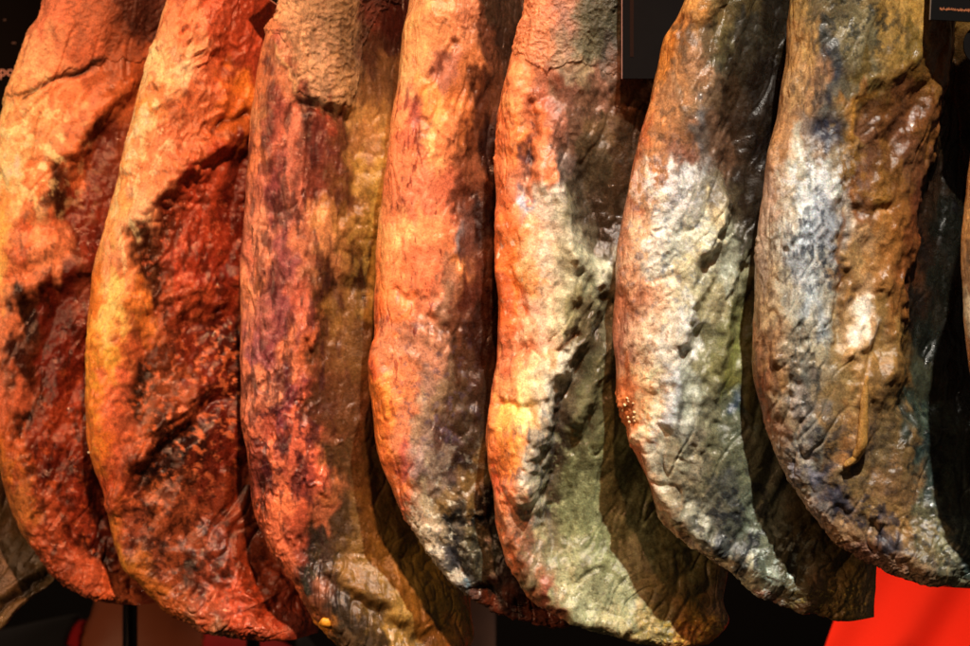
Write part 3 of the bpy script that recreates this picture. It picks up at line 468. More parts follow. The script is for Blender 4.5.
# ---- E: pale rim colours carry painted white light
HAMS.append((4, dict(fs=1.0, flow=112, fa=3.6, label='ham with orange and white rim, green-grey shank skin and wide grey-green end', T=60, flat=0.5, tilt=0.2,
  L=[(570,-330),(555,-150),(527,0),(518,31),(506,77),(497,128),(494,194),(495,255),(497,300),(497,345),(489,400),(486,454),(494,492),(496,528),(506,561),(528,597),(562,617),(608,635),(654,645),(685,645)],
  R=[(640,-330),(648,-150),(664,0),(680,90),(706,220),(725,360),(733,470),(729,560),(725,600),(728,622),(708,643)],
  skin=([440,500,525,545,560,575,600,622,650,700],[30,45,66,80,74,70,72,80,92,100]), skinr=1.6, skinh=0.3,
  steps=[([120,150,180,210,250,280,300,340,380,410,450,490,520,545],[575,560,556,560,572,580,578,566,560,552,545,538,534,536],6,15),([450,500,545,575,600,618],[534,532,540,562,590,615],5,5)],
  folds=[([(548,170),(566,215),(574,262),(566,320),(548,380),(536,440),(524,490)],10,12),([(592,190),(600,230),(590,250)],14,-9),([(575,370),(560,430),(550,500),(548,540)],9,-9),([(520,480),(500,500),(520,560),(560,605),(620,630)],7,6),([(515,250),(522,300),(512,350)],9,-5),([(530,110),(527,160),(524,195)],5,-8),([(515,80),(513,140)],9,5),([(548,120),(540,170),(548,220)],9,4),([(552,180),(565,220),(574,262)],6,5),([(540,90),(560,110),(600,105),(640,85)],10,-4),([(498,240),(510,290),(520,310)],7,-4),([(500,330),(492,380),(490,420)],8,4),([(575,335),(555,348),(562,352)],3.5,-6),([(600,285),(585,340),(560,370)],6,5),([(615,300),(590,350),(565,400),(552,440)],6,-7),([(620,330),(600,370),(575,420)],6,6),([(625,360),(598,410),(575,455)],5,-5),([(500,400),(520,408),(545,400)],5,-4),([(492,470),(500,500),(498,530)],6,-4),([(572,260),(600,275),(620,262)],8,6),([(510,540),(540,585),(590,618),(640,634)],7,4)],
  lumps=[(600,210,30,40,0,-12),(515,440,16,40,0,6),(512,505,18,26,0,6),(515,260,20,30,0,4),(590,140,30,20,0,4),(640,520,50,60,0,-4)],
  tex=[('ridge',600,120,50,40,12,3.5,30,1.3),('ridge',520,150,30,60,12,2.5,85,2.2),('fbm',530,350,50,120,12,2.5,80,1.6),('fbm',640,560,110,90,9,2.0,70,1.3),('ridge',590,330,35,60,10,4,120,2.6),('fbm',540,470,24,70,7,4,0,1),('fbm',690,625,50,14,6,5,0,1.5)],
  crumbs=[([(497,110),(494,170)],4,3,5),([(506,561),(528,597),(562,617),(608,635)],6,3,7),([(640,640),(690,643)],6,3,6)],
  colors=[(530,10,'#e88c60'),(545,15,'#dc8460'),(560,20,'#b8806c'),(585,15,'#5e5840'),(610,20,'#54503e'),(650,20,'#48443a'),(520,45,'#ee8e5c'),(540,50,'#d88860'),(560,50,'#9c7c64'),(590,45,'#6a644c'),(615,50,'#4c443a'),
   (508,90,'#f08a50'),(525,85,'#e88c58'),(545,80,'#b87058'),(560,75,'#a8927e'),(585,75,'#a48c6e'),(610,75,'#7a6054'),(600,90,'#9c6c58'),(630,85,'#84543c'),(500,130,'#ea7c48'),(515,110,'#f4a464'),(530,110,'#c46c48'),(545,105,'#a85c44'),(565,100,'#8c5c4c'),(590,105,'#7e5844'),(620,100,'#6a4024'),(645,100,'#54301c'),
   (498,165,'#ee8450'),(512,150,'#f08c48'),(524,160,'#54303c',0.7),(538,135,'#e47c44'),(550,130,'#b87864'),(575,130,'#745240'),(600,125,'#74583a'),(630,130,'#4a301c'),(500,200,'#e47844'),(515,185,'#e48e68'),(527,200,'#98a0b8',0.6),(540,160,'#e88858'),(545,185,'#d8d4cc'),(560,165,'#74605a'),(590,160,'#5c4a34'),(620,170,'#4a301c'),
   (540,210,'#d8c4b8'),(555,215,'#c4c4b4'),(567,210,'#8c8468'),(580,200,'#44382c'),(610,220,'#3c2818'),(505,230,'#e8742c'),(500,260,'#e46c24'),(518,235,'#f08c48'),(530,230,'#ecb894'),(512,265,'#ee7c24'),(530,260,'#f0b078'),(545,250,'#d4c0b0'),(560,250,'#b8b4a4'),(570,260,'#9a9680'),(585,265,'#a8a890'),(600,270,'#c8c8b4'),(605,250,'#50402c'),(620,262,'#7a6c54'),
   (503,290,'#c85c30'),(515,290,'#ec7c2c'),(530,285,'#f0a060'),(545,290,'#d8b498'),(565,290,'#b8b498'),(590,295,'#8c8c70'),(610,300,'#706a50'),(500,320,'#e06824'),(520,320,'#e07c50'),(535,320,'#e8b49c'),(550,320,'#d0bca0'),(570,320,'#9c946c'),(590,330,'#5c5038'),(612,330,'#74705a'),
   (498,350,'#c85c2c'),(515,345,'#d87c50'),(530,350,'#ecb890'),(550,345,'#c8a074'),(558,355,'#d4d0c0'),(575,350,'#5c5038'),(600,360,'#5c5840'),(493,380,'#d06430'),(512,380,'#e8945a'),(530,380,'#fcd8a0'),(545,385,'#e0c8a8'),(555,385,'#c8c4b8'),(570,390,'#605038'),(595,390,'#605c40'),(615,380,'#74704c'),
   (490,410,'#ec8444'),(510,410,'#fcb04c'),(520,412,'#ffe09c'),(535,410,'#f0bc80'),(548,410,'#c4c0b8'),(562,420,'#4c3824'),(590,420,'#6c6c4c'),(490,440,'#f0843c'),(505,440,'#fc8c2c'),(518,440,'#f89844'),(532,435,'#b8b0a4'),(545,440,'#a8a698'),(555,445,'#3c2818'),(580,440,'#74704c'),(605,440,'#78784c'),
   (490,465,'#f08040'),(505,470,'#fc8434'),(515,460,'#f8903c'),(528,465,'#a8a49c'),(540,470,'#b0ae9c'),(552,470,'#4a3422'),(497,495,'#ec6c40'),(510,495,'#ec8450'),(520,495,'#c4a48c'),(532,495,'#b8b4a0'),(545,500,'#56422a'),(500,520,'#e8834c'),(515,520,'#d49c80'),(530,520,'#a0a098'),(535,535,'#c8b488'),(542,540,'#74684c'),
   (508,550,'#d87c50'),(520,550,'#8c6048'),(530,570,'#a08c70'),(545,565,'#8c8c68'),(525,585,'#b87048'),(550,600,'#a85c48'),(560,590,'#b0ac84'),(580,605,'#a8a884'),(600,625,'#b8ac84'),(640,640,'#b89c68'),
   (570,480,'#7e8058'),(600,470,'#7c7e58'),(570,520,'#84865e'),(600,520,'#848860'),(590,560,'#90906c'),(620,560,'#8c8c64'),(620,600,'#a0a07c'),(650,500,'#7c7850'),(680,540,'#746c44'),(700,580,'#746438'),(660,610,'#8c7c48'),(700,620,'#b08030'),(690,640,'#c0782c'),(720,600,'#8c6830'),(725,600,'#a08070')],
  strokes=[([(532,110),(528,150),(524,190)],4.2,'#2c2030',0.75,9),([(524,198),(530,204)],3,'#343c70',0.6,6),([(577,333),(556,348)],2.5,'#6c3c14',0.9,0),([(613,300),(590,350),(565,400),(553,440),(545,490)],6,'#34200f',0.85,20),([(625,365),(598,410),(580,450)],5,'#40280f',0.75,18),([(548,125),(570,110),(600,118),(640,95)],4,'#4c3430',0.4,12),([(575,170),(610,190),(600,160)],5,'#30281c',0.5,12)],
  spots=[(525,250,40,60,0,'#f8e4d4',0.6,11,0.22),(520,330,36,60,0,'#fce4c8',0.4,9,0.2),(600,140,60,60,0,'#34281c',0.5,12,0.06),(620,540,110,90,0,'#55502e',0.55,7,0.06),(600,500,90,60,0,'#b0b488',0.5,8,0.1),(530,470,22,70,0,'#545c68',0.6,7,0.08),(508,110,14,70,0,'#a04c2c',0.5,8,0.08),(690,630,50,14,0,'#f0c040',0.5,5,0.1)],
  wet=[(595,270,30,14,0,0.8),(510,440,14,60,0,0.4),(550,400,20,60,0,0.4),(545,220,15,40,0,0.2),(600,380,40,80,0,0.3)])))
# ---- F: its white patch is lamplight painted as colour
HAMS.append((5, dict(flow=112, fa=4.6, fs=1.0, label='brown ham with a painted white light patch, its dark lower end beside the red fabric', T=60, flat=0.5, tilt=0.2,
  L=[(735,-330),(715,-150),(684,0),(662,41),(656,71),(649,107),(638,143),(626,199),(618,255),(613,317),(614,352),(618,398),(631,438),(645,474),(658,515),(684,541),(727,569),(761,594),(800,609),(843,620)],
  R=[(800,-330),(808,-150),(822,0),(836,100),(858,240),(874,380),(880,470),(877,560),(875,596),(873,616)],
  steps=[([-60,0,60,120,170,210,240,262,290,330,370,420],[728,724,720,726,722,724,716,704,700,694,684,676],8,28)],
  folds=[([(722,205),(712,240),(690,290),(676,350),(670,420)],9,8),([(745,250),(728,300),(705,360),(690,420)],10,7),([(735,245),(712,290),(694,340)],7,-7),([(758,300),(740,360),(720,420)],9,-6),([(655,180),(648,260),(650,340)],10,4),([(640,430),(665,500),(720,545),(800,590)],8,6),([(664,30),(690,34),(710,28),(722,12)],6,-4),([(655,90),(648,120),(640,150)],6,3),([(690,60),(694,130)],9,3),([(722,205),(715,230),(704,250)],7,7),([(718,235),(705,262),(690,290)],5,-7),([(735,240),(720,280),(700,320)],8,5),([(745,270),(720,320),(700,350)],5,-5),([(690,300),(672,335)],6,5),([(735,310),(715,360),(695,400)],6,5),([(690,335),(680,360)],5,-5),([(700,385),(685,410)],5,-4),([(715,340),(700,390)],6,-5),([(690,395),(675,440),(660,450)],6,4),([(630,240),(632,300)],9,3),([(645,480),(680,520),(720,550)],8,5),([(650,520),(690,540)],5,-4),([(745,605),(800,612),(850,616)],6,4),([(650,285),(670,280)],5,-3)],
  lumps=[(735,130,22,60,5,-9),(650,345,22,20,0,4),(676,110,20,50,0,3),(720,440,24,30,20,-4),(760,300,30,50,0,-6),(700,520,36,30,30,-3)],
  tex=[('ridge',680,250,50,60,10,3.5,100,1.3),('fbm',660,320,30,50,9,4.5,0,1.1),('fbm',710,330,50,90,13,5,120,1.7),('fbm',670,440,50,60,8,5,30,1.4),('fbm',740,560,90,60,7,3.5,30,1.5),('ridge',670,80,40,60,12,3,90,2),('fbm',840,600,40,20,5,4,0,1)],
  crumbs=[([(619,398),(624,425),(633,440)],8,8,7),([(659,515),(684,541),(725,566),(761,594),(784,605)],7,4,7),([(843,620),(867,617)],7,3,6)],
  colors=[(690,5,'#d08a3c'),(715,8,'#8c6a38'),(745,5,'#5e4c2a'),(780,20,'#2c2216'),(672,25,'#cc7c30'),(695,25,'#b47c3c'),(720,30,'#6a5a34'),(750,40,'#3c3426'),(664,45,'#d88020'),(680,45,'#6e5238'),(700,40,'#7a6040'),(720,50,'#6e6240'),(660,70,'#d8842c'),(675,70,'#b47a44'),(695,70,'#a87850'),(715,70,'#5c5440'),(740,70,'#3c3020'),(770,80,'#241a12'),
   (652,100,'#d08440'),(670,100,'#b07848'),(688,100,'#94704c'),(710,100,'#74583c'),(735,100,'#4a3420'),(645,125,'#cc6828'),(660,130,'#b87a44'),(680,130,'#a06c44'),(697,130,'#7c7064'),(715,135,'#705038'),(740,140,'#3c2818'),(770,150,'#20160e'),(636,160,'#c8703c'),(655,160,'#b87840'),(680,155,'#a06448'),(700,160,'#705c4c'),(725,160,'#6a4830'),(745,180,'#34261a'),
   (628,195,'#c07850'),(640,190,'#cc9868'),(655,185,'#e8dcc0'),(672,180,'#e8e4dc'),(690,180,'#d8d4c8'),(700,190,'#98907c'),(715,195,'#7c6c50'),(735,205,'#5c4c34'),(760,210,'#2c2016'),(624,230,'#c08058'),(640,230,'#d8b084'),(655,225,'#dcd8c8'),(675,220,'#c8c8bc'),(695,220,'#d0ccb0'),(712,220,'#dcc898'),(725,240,'#a8a488'),(745,240,'#4c4434'),
   (619,270,'#b87450'),(635,270,'#d09468'),(655,265,'#c8c0a8'),(675,260,'#b4b4a0'),(695,255,'#c4b88c'),(710,260,'#bcb494'),(725,260,'#b0b098'),(742,265,'#a8a078'),(755,290,'#5c5434'),(617,310,'#b86c44'),(630,310,'#c07c54'),(648,300,'#d8a880'),(665,300,'#d8c4a0'),(680,300,'#b0a680'),(700,300,'#a89c70'),(720,300,'#a8986c'),(740,310,'#6e683c'),
   (617,350,'#b0684c'),(630,350,'#d4a480'),(645,345,'#e8c8a0'),(665,345,'#dcd4c0'),(685,325,'#e4e0d0'),(700,345,'#8c845c'),(720,350,'#847c48'),(745,340,'#7c7840'),(622,385,'#c06024'),(635,380,'#ecc48c'),(650,380,'#f0d8a8'),(668,385,'#d8dcd8'),(685,390,'#a8a890'),(705,390,'#847c54'),(730,380,'#88803c'),(750,385,'#7a7444'),
   (624,410,'#d87028'),(638,405,'#f0b87c'),(652,405,'#f4dcb4'),(665,410,'#c8ccd0'),(680,420,'#a8a694'),(700,420,'#8c8464'),(720,410,'#6c6c50'),(740,410,'#54604c'),(736,405,'#4c5a66',0.6),(635,440,'#c86028'),(645,435,'#f0c498'),(660,440,'#c4bca0'),(675,445,'#9c9474'),(695,445,'#b0a080'),(715,440,'#7c7654'),(740,440,'#6c6c50'),
   (645,475,'#b86038'),(655,470,'#c8ac84'),(670,475,'#b8b090'),(690,475,'#c0aa80'),(705,475,'#807858'),(725,480,'#54544c'),(745,480,'#7c7c5c'),(655,505,'#a86c44'),(670,505,'#b8a480'),(690,505,'#8c8468'),(710,500,'#6c6650'),(730,510,'#5c5c4c'),(750,510,'#747860'),(675,530,'#c49c70'),(700,525,'#b0aa90'),(715,530,'#50504c'),(740,540,'#3c3c3e'),(755,550,'#808468'),
   (700,545,'#c8ac88'),(720,555,'#c4b494'),(745,570,'#c0b898'),(765,575,'#b8c0a8'),(760,595,'#a87860'),(790,590,'#6c5c38'),(780,560,'#5e5434'),(820,540,'#5c4c28'),(800,500,'#5c4c28'),(850,570,'#6a5830'),(830,600,'#8c6c34'),(800,608,'#a07850'),(850,610,'#94783c'),(870,600,'#a88c60'),(845,480,'#4c3c20')],
  strokes=[([(664,30),(688,36),(708,30),(724,10)],5,'#3c2c1c',0.7,10),([(730,40),(720,55)],5,'#28201a',0.7,10),([(697,100),(700,175)],4,'#707478',0.5,14),([(720,240),(703,265),(690,290)],3.5,'#3c3420',0.6,10),([(690,330),(678,350)],3,'#504428',0.6,8),([(730,290),(712,330)],3,'#4c4428',0.6,10),([(640,110),(645,125)],5,'#b84c14',0.6,0),([(680,395),(676,440)],3,'#2c2c28',0.7,10),([(732,412),(740,402)],4,'#34486a',0.6,8),([(740,345),(715,400)],4,'#9c9c44',0.5,14)],
  spots=[(665,250,40,80,0,'#7c8490',0.55,8,0.1),(650,330,30,40,0,'#a0643c',0.6,6,0.14),(680,120,40,70,0,'#58402c',0.55,10,0.08),(730,520,40,60,20,'#20242c',0.75,12,0.02),(700,460,50,40,0,'#3c3c30',0.5,8,0.08),(630,260,14,90,0,'#94583c',0.5,6,0.08),(640,400,20,40,0,'#e8843c',0.6,6,0.1),(765,570,30,40,30,'#dce8d8',0.5,8,0.06),(840,600,40,16,0,'#f4d058',0.6,4,0.16),(670,190,30,20,0,'#ffffff',0.5,10,0.0)],
  wet=[(680,320,16,24,30,0.7),(672,390,10,40,0,0.5),(740,380,20,50,0,0.4),(720,260,30,20,0,0.4),(700,500,40,50,0,0.3)])))
# ---- G: the white strip is lamplight painted into the rim colours
HAMS.append((6, dict(fs=0.7, flow=108, fa=4.4, label='golden-brown wrinkled ham at right with painted white light strip, blue-black spots and a fat drip', T=64, flat=0.35, tilt=0.36,
  L=[(845,-330),(825,-150),(789,0),(784,56),(776,102),(766,148),(758,204),(753,245),(751,306),(751,347),(754,385),(764,423),(777,462),(802,498),(826,528),(848,551),(884,568),(930,582),(965,586),(1000,582)],
  R=[(910,-330),(930,-150),(975,0),(998,110),(1018,240),(1036,380),(1045,480),(1042,540),(1030,572)],
  steps=[([-30,60,120,170,240,280,330,380,410],[978,966,954,940,922,914,912,908,900],7,46),([80,120,180,215,250,300,340,360],[850,844,846,842,838,834,832,830],5,6)],
  folds=[([(842,150),(840,220),(836,290),(832,340)],5,-6),([(888,285),(872,320),(850,352)],8,9),([(868,300),(855,325),(840,345)],6,-5),([(920,240),(905,300),(890,350),(870,390)],9,7),([(905,260),(888,310)],8,-6),([(858,350),(860,390),(852,440)],8,6),([(868,80),(852,100),(848,160)],5,5),([(862,110),(856,160)],6,-5),([(880,85),(910,60),(945,45)],6,5),([(940,90),(905,150),(880,180),(865,215)],8,5),([(925,90),(890,150)],6,-5),([(935,120),(915,150),(900,190)],6,5),([(850,215),(870,212),(880,208)],6,-8),([(838,215),(835,280),(832,330)],5,-6),([(845,232),(842,300)],6,5),([(866,305),(855,330),(842,345)],9,7),([(880,300),(868,340),(850,360)],6,-7),([(855,295),(845,320),(836,335)],5,-6),([(895,220),(885,280),(890,330)],9,5),([(905,330),(880,370),(850,390)],8,4),([(850,360),(850,400),(848,450),(838,465)],6,7),([(790,300),(775,350),(770,400)],8,3),([(768,280),(785,250),(800,220)],7,4),([(860,250),(875,300)],6,-3),([(765,420),(800,490),(850,540)],8,4),([(800,460),(840,510),(890,550)],7,-5),([(830,500),(870,540),(920,562)],6,6),([(790,60),(780,120)],6,2.5)],
  lumps=[(875,270,24,40,0,3),(830,430,22,20,0,6),(818,130,14,12,0,-4),(880,100,34,60,-20,-3),(890,370,24,20,-20,5),(950,450,40,50,0,-8),(880,440,40,30,0,-2)],
  tex=[('ridge',790,100,30,120,11,3,95,2.6),('ridge',800,270,40,80,10,4,115,1.6),('fbm',890,130,60,60,12,4,130,1.8),('ridge',880,280,50,80,16,3.5,110,1.8),('fbm',895,110,50,60,9,2,0,1),('fbm',790,370,30,60,8,5,0,1.2),('fbm',880,450,70,60,10,4,30,1.2),('fbm',840,520,70,30,8,6,40,1.6),('fbm',940,540,60,40,7,4,0,1)],
  crumbs=[([(764,423),(776,459),(802,495),(833,540),(884,566),(930,582)],8,5,8),([(836,536),(846,542)],5,8,9),([(752,240),(752,260)],3,4,5)],
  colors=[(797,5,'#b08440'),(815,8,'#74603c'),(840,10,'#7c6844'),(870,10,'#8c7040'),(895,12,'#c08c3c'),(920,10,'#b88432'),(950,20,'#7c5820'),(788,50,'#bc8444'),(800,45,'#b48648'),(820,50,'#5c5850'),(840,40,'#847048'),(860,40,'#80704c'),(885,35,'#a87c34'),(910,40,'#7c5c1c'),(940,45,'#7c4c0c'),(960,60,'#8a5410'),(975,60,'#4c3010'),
   (781,95,'#c08850'),(795,90,'#bc8c54'),(808,85,'#b07c50'),(822,75,'#4a4c54'),(828,95,'#787060'),(840,85,'#6c6048'),(860,75,'#7c6028'),(880,80,'#80581c'),(910,75,'#7c5014'),(940,80,'#8c5818'),(850,110,'#a8702c'),(868,115,'#7c4c24'),(885,110,'#7c4818'),(900,100,'#744018'),(920,110,'#80481c'),(945,110,'#784010'),(965,120,'#34240e'),(985,160,'#1c1a12'),(975,220,'#1c1c14'),(955,280,'#1e1d15'),(945,340,'#20231b'),(985,340,'#1a1c16'),(1000,420,'#20241e'),  # near-black points paint the next ham's shadow on the right side
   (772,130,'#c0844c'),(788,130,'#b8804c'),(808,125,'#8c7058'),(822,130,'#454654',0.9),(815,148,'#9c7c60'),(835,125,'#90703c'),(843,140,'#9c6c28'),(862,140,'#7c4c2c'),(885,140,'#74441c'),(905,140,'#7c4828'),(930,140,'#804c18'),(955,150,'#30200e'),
   (768,160,'#c88c58'),(780,165,'#d4a880'),(795,160,'#d0c4a8'),(812,165,'#ccc8bc'),(828,160,'#a89070'),(838,165,'#c08c4c'),(845,170,'#a06c1c'),(862,165,'#845030'),(885,170,'#8c581c'),(905,165,'#845028'),(925,170,'#74401c'),(945,180,'#2c1c10'),
   (762,195,'#bc9070'),(778,195,'#c8b498'),(795,190,'#dcdcd4'),(815,190,'#e4e4e0'),(832,190,'#c8c4b4'),(842,195,'#b07c38'),(855,195,'#905424'),(875,190,'#a0681c'),(900,195,'#8c541c'),(920,195,'#74381a'),(757,235,'#b89478'),(770,235,'#c8b090'),(785,230,'#ccc8b8'),(800,230,'#d8dce0'),(815,230,'#a8a8ac'),(830,235,'#a0a0a4'),(838,230,'#c8a880'),(850,225,'#94541c'),(860,240,'#c08c58'),(875,230,'#a86820'),(895,225,'#9c5c1c'),(915,230,'#783a12'),(935,240,'#241812'),
   (754,275,'#a88c74'),(768,275,'#b4946c'),(780,270,'#c8b494'),(795,265,'#b8b8b8'),(812,270,'#c4c0b8'),(825,265,'#b0a898'),(835,275,'#94601c'),(848,265,'#bc8c50'),(865,265,'#b87c3c'),(885,265,'#a46424'),(905,270,'#904e18'),(918,280,'#54280e'),(754,310,'#a8845c'),(770,305,'#c49c68'),(785,305,'#b4a890'),(805,300,'#c0c0bc'),(825,305,'#b0a48c'),(845,305,'#a87438'),(865,300,'#b88858'),(862,325,'#e4ccb0',0.7),(885,300,'#9c6428'),(905,305,'#94581c'),(925,320,'#241a14'),
   (754,350,'#a87044'),(768,345,'#ac7c4c'),(782,340,'#b09878'),(800,335,'#b4a890'),(815,340,'#b8a888'),(830,345,'#a88450'),(845,345,'#bc8c54'),(870,345,'#a07438'),(895,340,'#94682c'),(912,350,'#6c4818'),(760,385,'#a8643c'),(772,375,'#a47440'),(785,380,'#9c8464'),(800,375,'#787468'),(815,375,'#a8906c'),(835,375,'#a07c44'),(855,375,'#ac7838'),(880,370,'#9c6c30'),(905,375,'#8c5c20'),(930,385,'#444430'),
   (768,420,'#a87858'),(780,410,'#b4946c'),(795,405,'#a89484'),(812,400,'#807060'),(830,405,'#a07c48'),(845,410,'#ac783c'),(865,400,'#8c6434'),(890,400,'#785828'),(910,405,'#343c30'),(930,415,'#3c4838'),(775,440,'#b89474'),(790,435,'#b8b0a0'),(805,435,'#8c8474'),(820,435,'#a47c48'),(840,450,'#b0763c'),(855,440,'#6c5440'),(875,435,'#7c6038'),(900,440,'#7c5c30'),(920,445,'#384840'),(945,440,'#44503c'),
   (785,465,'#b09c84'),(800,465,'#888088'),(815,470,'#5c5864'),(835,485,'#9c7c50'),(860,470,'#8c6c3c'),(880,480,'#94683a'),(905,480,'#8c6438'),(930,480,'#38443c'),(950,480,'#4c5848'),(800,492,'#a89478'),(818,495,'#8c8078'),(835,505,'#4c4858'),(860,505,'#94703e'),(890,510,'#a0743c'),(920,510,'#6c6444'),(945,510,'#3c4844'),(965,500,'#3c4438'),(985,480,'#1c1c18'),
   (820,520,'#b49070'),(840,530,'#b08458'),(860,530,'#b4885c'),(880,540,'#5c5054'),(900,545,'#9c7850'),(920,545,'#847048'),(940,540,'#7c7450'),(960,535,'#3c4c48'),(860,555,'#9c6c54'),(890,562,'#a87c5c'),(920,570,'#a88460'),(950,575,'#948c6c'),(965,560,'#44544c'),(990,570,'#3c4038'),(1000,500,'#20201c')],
  strokes=[([(822,60),(826,85),(822,100)],7,'#2c3040',0.8,10),([(840,20),(815,25),(822,50)],7,'#38342c',0.7,10),([(803,10),(800,40),(806,60)],3,'#2c2420',0.6,8),([(790,60),(796,100),(790,120)],2.5,'#5c3c24',0.6,10),([(838,218),(835,290)],2.5,'#8c500c',0.8,0),([(845,218),(868,212)],5,'#3c1c08',0.6,8),([(862,312),(848,338)],4.5,'#f0e0cc',0.75,0),([(852,395),(853,450),(850,460)],4,'#5c3818',0.5,0),([(820,475),(845,515),(890,545)],6,'#34343e',0.65,8),([(868,95),(850,105),(846,165)],3,'#b87818',0.7,0),([(895,105),(905,130)],6,'#3c200c',0.5,10)],  # the palest stroke is a painted highlight along the groove
  spots=[(822,130,16,14,0,'#282c40',0.9,20,-0.25),(805,240,26,60,0,'#444a54',0.75,9,0.06),(820,265,16,30,0,'#383e4a',0.75,7,0.02),(850,30,50,34,0,'#34342c',0.75,10,0.03),(810,80,26,60,0,'#4c3c34',0.6,9,0.06),(770,290,20,100,0,'#705038',0.55,7,0.08),(765,370,18,50,0,'#643818',0.6,7,0.05),(800,370,20,50,0,'#3c3c38',0.65,8,0.02),(815,460,40,40,0,'#34343e',0.75,9,0.02),(930,450,40,60,0,'#141f20',0.7,11,0.02),(870,520,60,34,30,'#2c2c3c',0.7,9,0.06),(890,130,50,60,0,'#58300c',0.5,11,0.08),(860,440,50,40,0,'#4c3c30',0.5,10,0.06),(810,185,30,30,0,'#ffffff',0.5,9,0.0),(950,540,40,30,0,'#28343c',0.6,8,0.02)],
  wet=[(855,325,12,24,30,1.0),(900,130,40,60,0,0.1),(880,300,40,60,0,0.4),(840,460,10,10,0,0.6),(950,500,40,60,0,0.4),(800,240,20,50,0,0.3)])))
# ---- H
HAMS.append((7, dict(label='tan ham at the far right, only a sliver of its rim inside the picture', low=0.7, T=60, flat=0.35, near=-0.05,
  L=[(1060,-330),(1035,-150),(1002,0),(985,90),(969,150),(962,200),(960,260),(961,310),(964,352),(974,388),(1010,425),(1060,455),(1105,480),(1140,498),(1170,505)],
  R=[(1120,-330),(1140,-150),(1180,0),(1210,150),(1240,300),(1255,400),(1245,460),(1210,500)],
  tex=[('ridge',980,250,40,150,12,4,95,2)],
  colors=[(968,170,'#b8742c'),(968,220,'#c88840'),(965,290,'#a87848'),(967,310,'#c8b088'),(966,340,'#c08048'),(972,370,'#a86c38'),(990,250,'#9c6830'),(1050,300,'#6c4c28'),(990,100,'#94602c'),(1010,450,'#7c5830'),(1050,0,'#7c5830')],
  spots=[(968,300,14,60,0,'#4c3420',0.6,8,0.06)])))
GAIN = {-1: (1.0, 1.5, 1.8), 0: (1.0, 1.3, 1.45), 1: (1.0, 1.3, 1.45), 2: (1.0, 1.35, 1.4), 3: (1.0, 1.17, 1.12), 4: (1.0, 1.1, 1.04), 5: (1.0, 1.08, 1.15), 6: (1.0, 1.08, 1.15), 7: (1.0, 1.08, 1.15)}
BUILT = {}
for i, spec in HAMS:
    g = np.array(spec.get('gain', (1, 1, 1))) * np.array(GAIN[i])
    spec['gain'] = g
    BUILT[i] = build_ham(i, spec)

def blobby(i, name, pts, rad, col, wet=0.6, n=26, amp=0.25, lift=0.35):
    root, tw, surf = BUILT[i]
    pts = [surf(x, y) - np.array([0, r * lift, 0]) for (x, y), r in zip(pts, rad)]
    P = np.array(pts); s = np.linspace(0, 1, len(P)); q = np.linspace(0, 1, 40)
    C = np.stack([np.interp(q, s, P[:, a]) for a in range(3)], 1); R = np.interp(q, s, rad) * np.sin(math.pi * (0.04 + 0.92 * q)) ** 0.35
    T = np.gradient(C, axis=0); T /= np.linalg.norm(T, axis=1, keepdims=True)
    A = np.cross(T, np.array([0, 1.0, 0])); A /= np.linalg.norm(A, axis=1, keepdims=True); B = np.cross(T, A)
    a = np.linspace(0, 2 * math.pi, n, endpoint=False)
    G = C[:, None] + R[:, None, None] * (A[:, None] * np.cos(a)[None, :, None] + B[:, None] * np.sin(a)[None, :, None])
    F = G.reshape(-1, 3); G = C[:, None] + (G - C[:, None]) * (1 + amp * fbm(F, max(rad) * 1.3, 2, i + 3)).reshape(len(C), n, 1)
    F = G.reshape(-1, 3)
    c = s2l(col)[None] * np.array(GAIN[i])[None] * (1 + 0.5 * fbm(F, 5, 2, 9))[:, None]
    return grid_mesh(name, tw(F), n, MH, root, np.clip(c, 0.01, 0.85), np.full(len(F), wet))
blobby(6, 'fat_drip', [(858, 376), (855, 400), (854, 422), (854, 442), (849, 456), (838, 464)], [3, 4.5, 5, 5.2, 5.5, 5], '#a8783c', 0.7)
blobby(2, 'fat_lump', [(321, 622), (326, 620), (330, 624)], [4, 5.5, 4], '#d08428', 0.8)
random.seed(5)
for q in range(14):
    x = 618 + random.random() * 14; y = 396 + random.random() * 26; x = max(x, 619 + (y - 398) * 0.4)
    r_ = 0.8 + random.random() * 1.1
    blobby(5, 'salt_grain', [(x, y), (x + 1.5, y + 1.8)], [r_, r_], '#f4c08c', 0.6, 10)
blobby(1, 'salt_grain', [(88, 451), (90, 453)], [2, 2], '#ffe0b0', 0.6, 10)
# ------------------------------------------------------------------ small things round the hams
def box_bm(bm, x0, x1, y0, y1, z0, z1, bev=0.0):
    vs = [bm.verts.new((x, y, z)) for x in (x0, x1) for y in (y0, y1) for z in (z0, z1)]
    for f in ((0, 1, 3, 2), (4, 6, 7, 5), (0, 4, 5, 1), (2, 3, 7, 6), (0, 2, 6, 4), (1, 5, 7, 3)):
        bm.faces.new([vs[a] for a in f])
    if bev:
        bmesh.ops.bevel(bm, geom=list(bm.edges), offset=bev, segments=2, affect='EDGES')

def obj(name, bm, mat, parent=None, loc=(0, 0, 0), rot=(0, 0, 0), smooth=False):
    bmesh.ops.recalc_face_normals(bm, faces=bm.faces)
    me = bpy.data.meshes.new(name); bm.to_mesh(me); bm.free()
    if smooth:
        for p in me.polygons: p.use_smooth = True
    me.materials.append(mat)
    o = bpy.data.objects.new(name, me); COL.objects.link(o); o.location = loc; o.rotation_euler = rot
    if parent: o.parent = parent
    return o

def empty(name, loc, rot=(0, 0, 0)):
    o = bpy.data.objects.new(name, None); COL.objects.link(o); o.location = loc; o.rotation_euler = rot; o.empty_display_size = 0.03
    return o

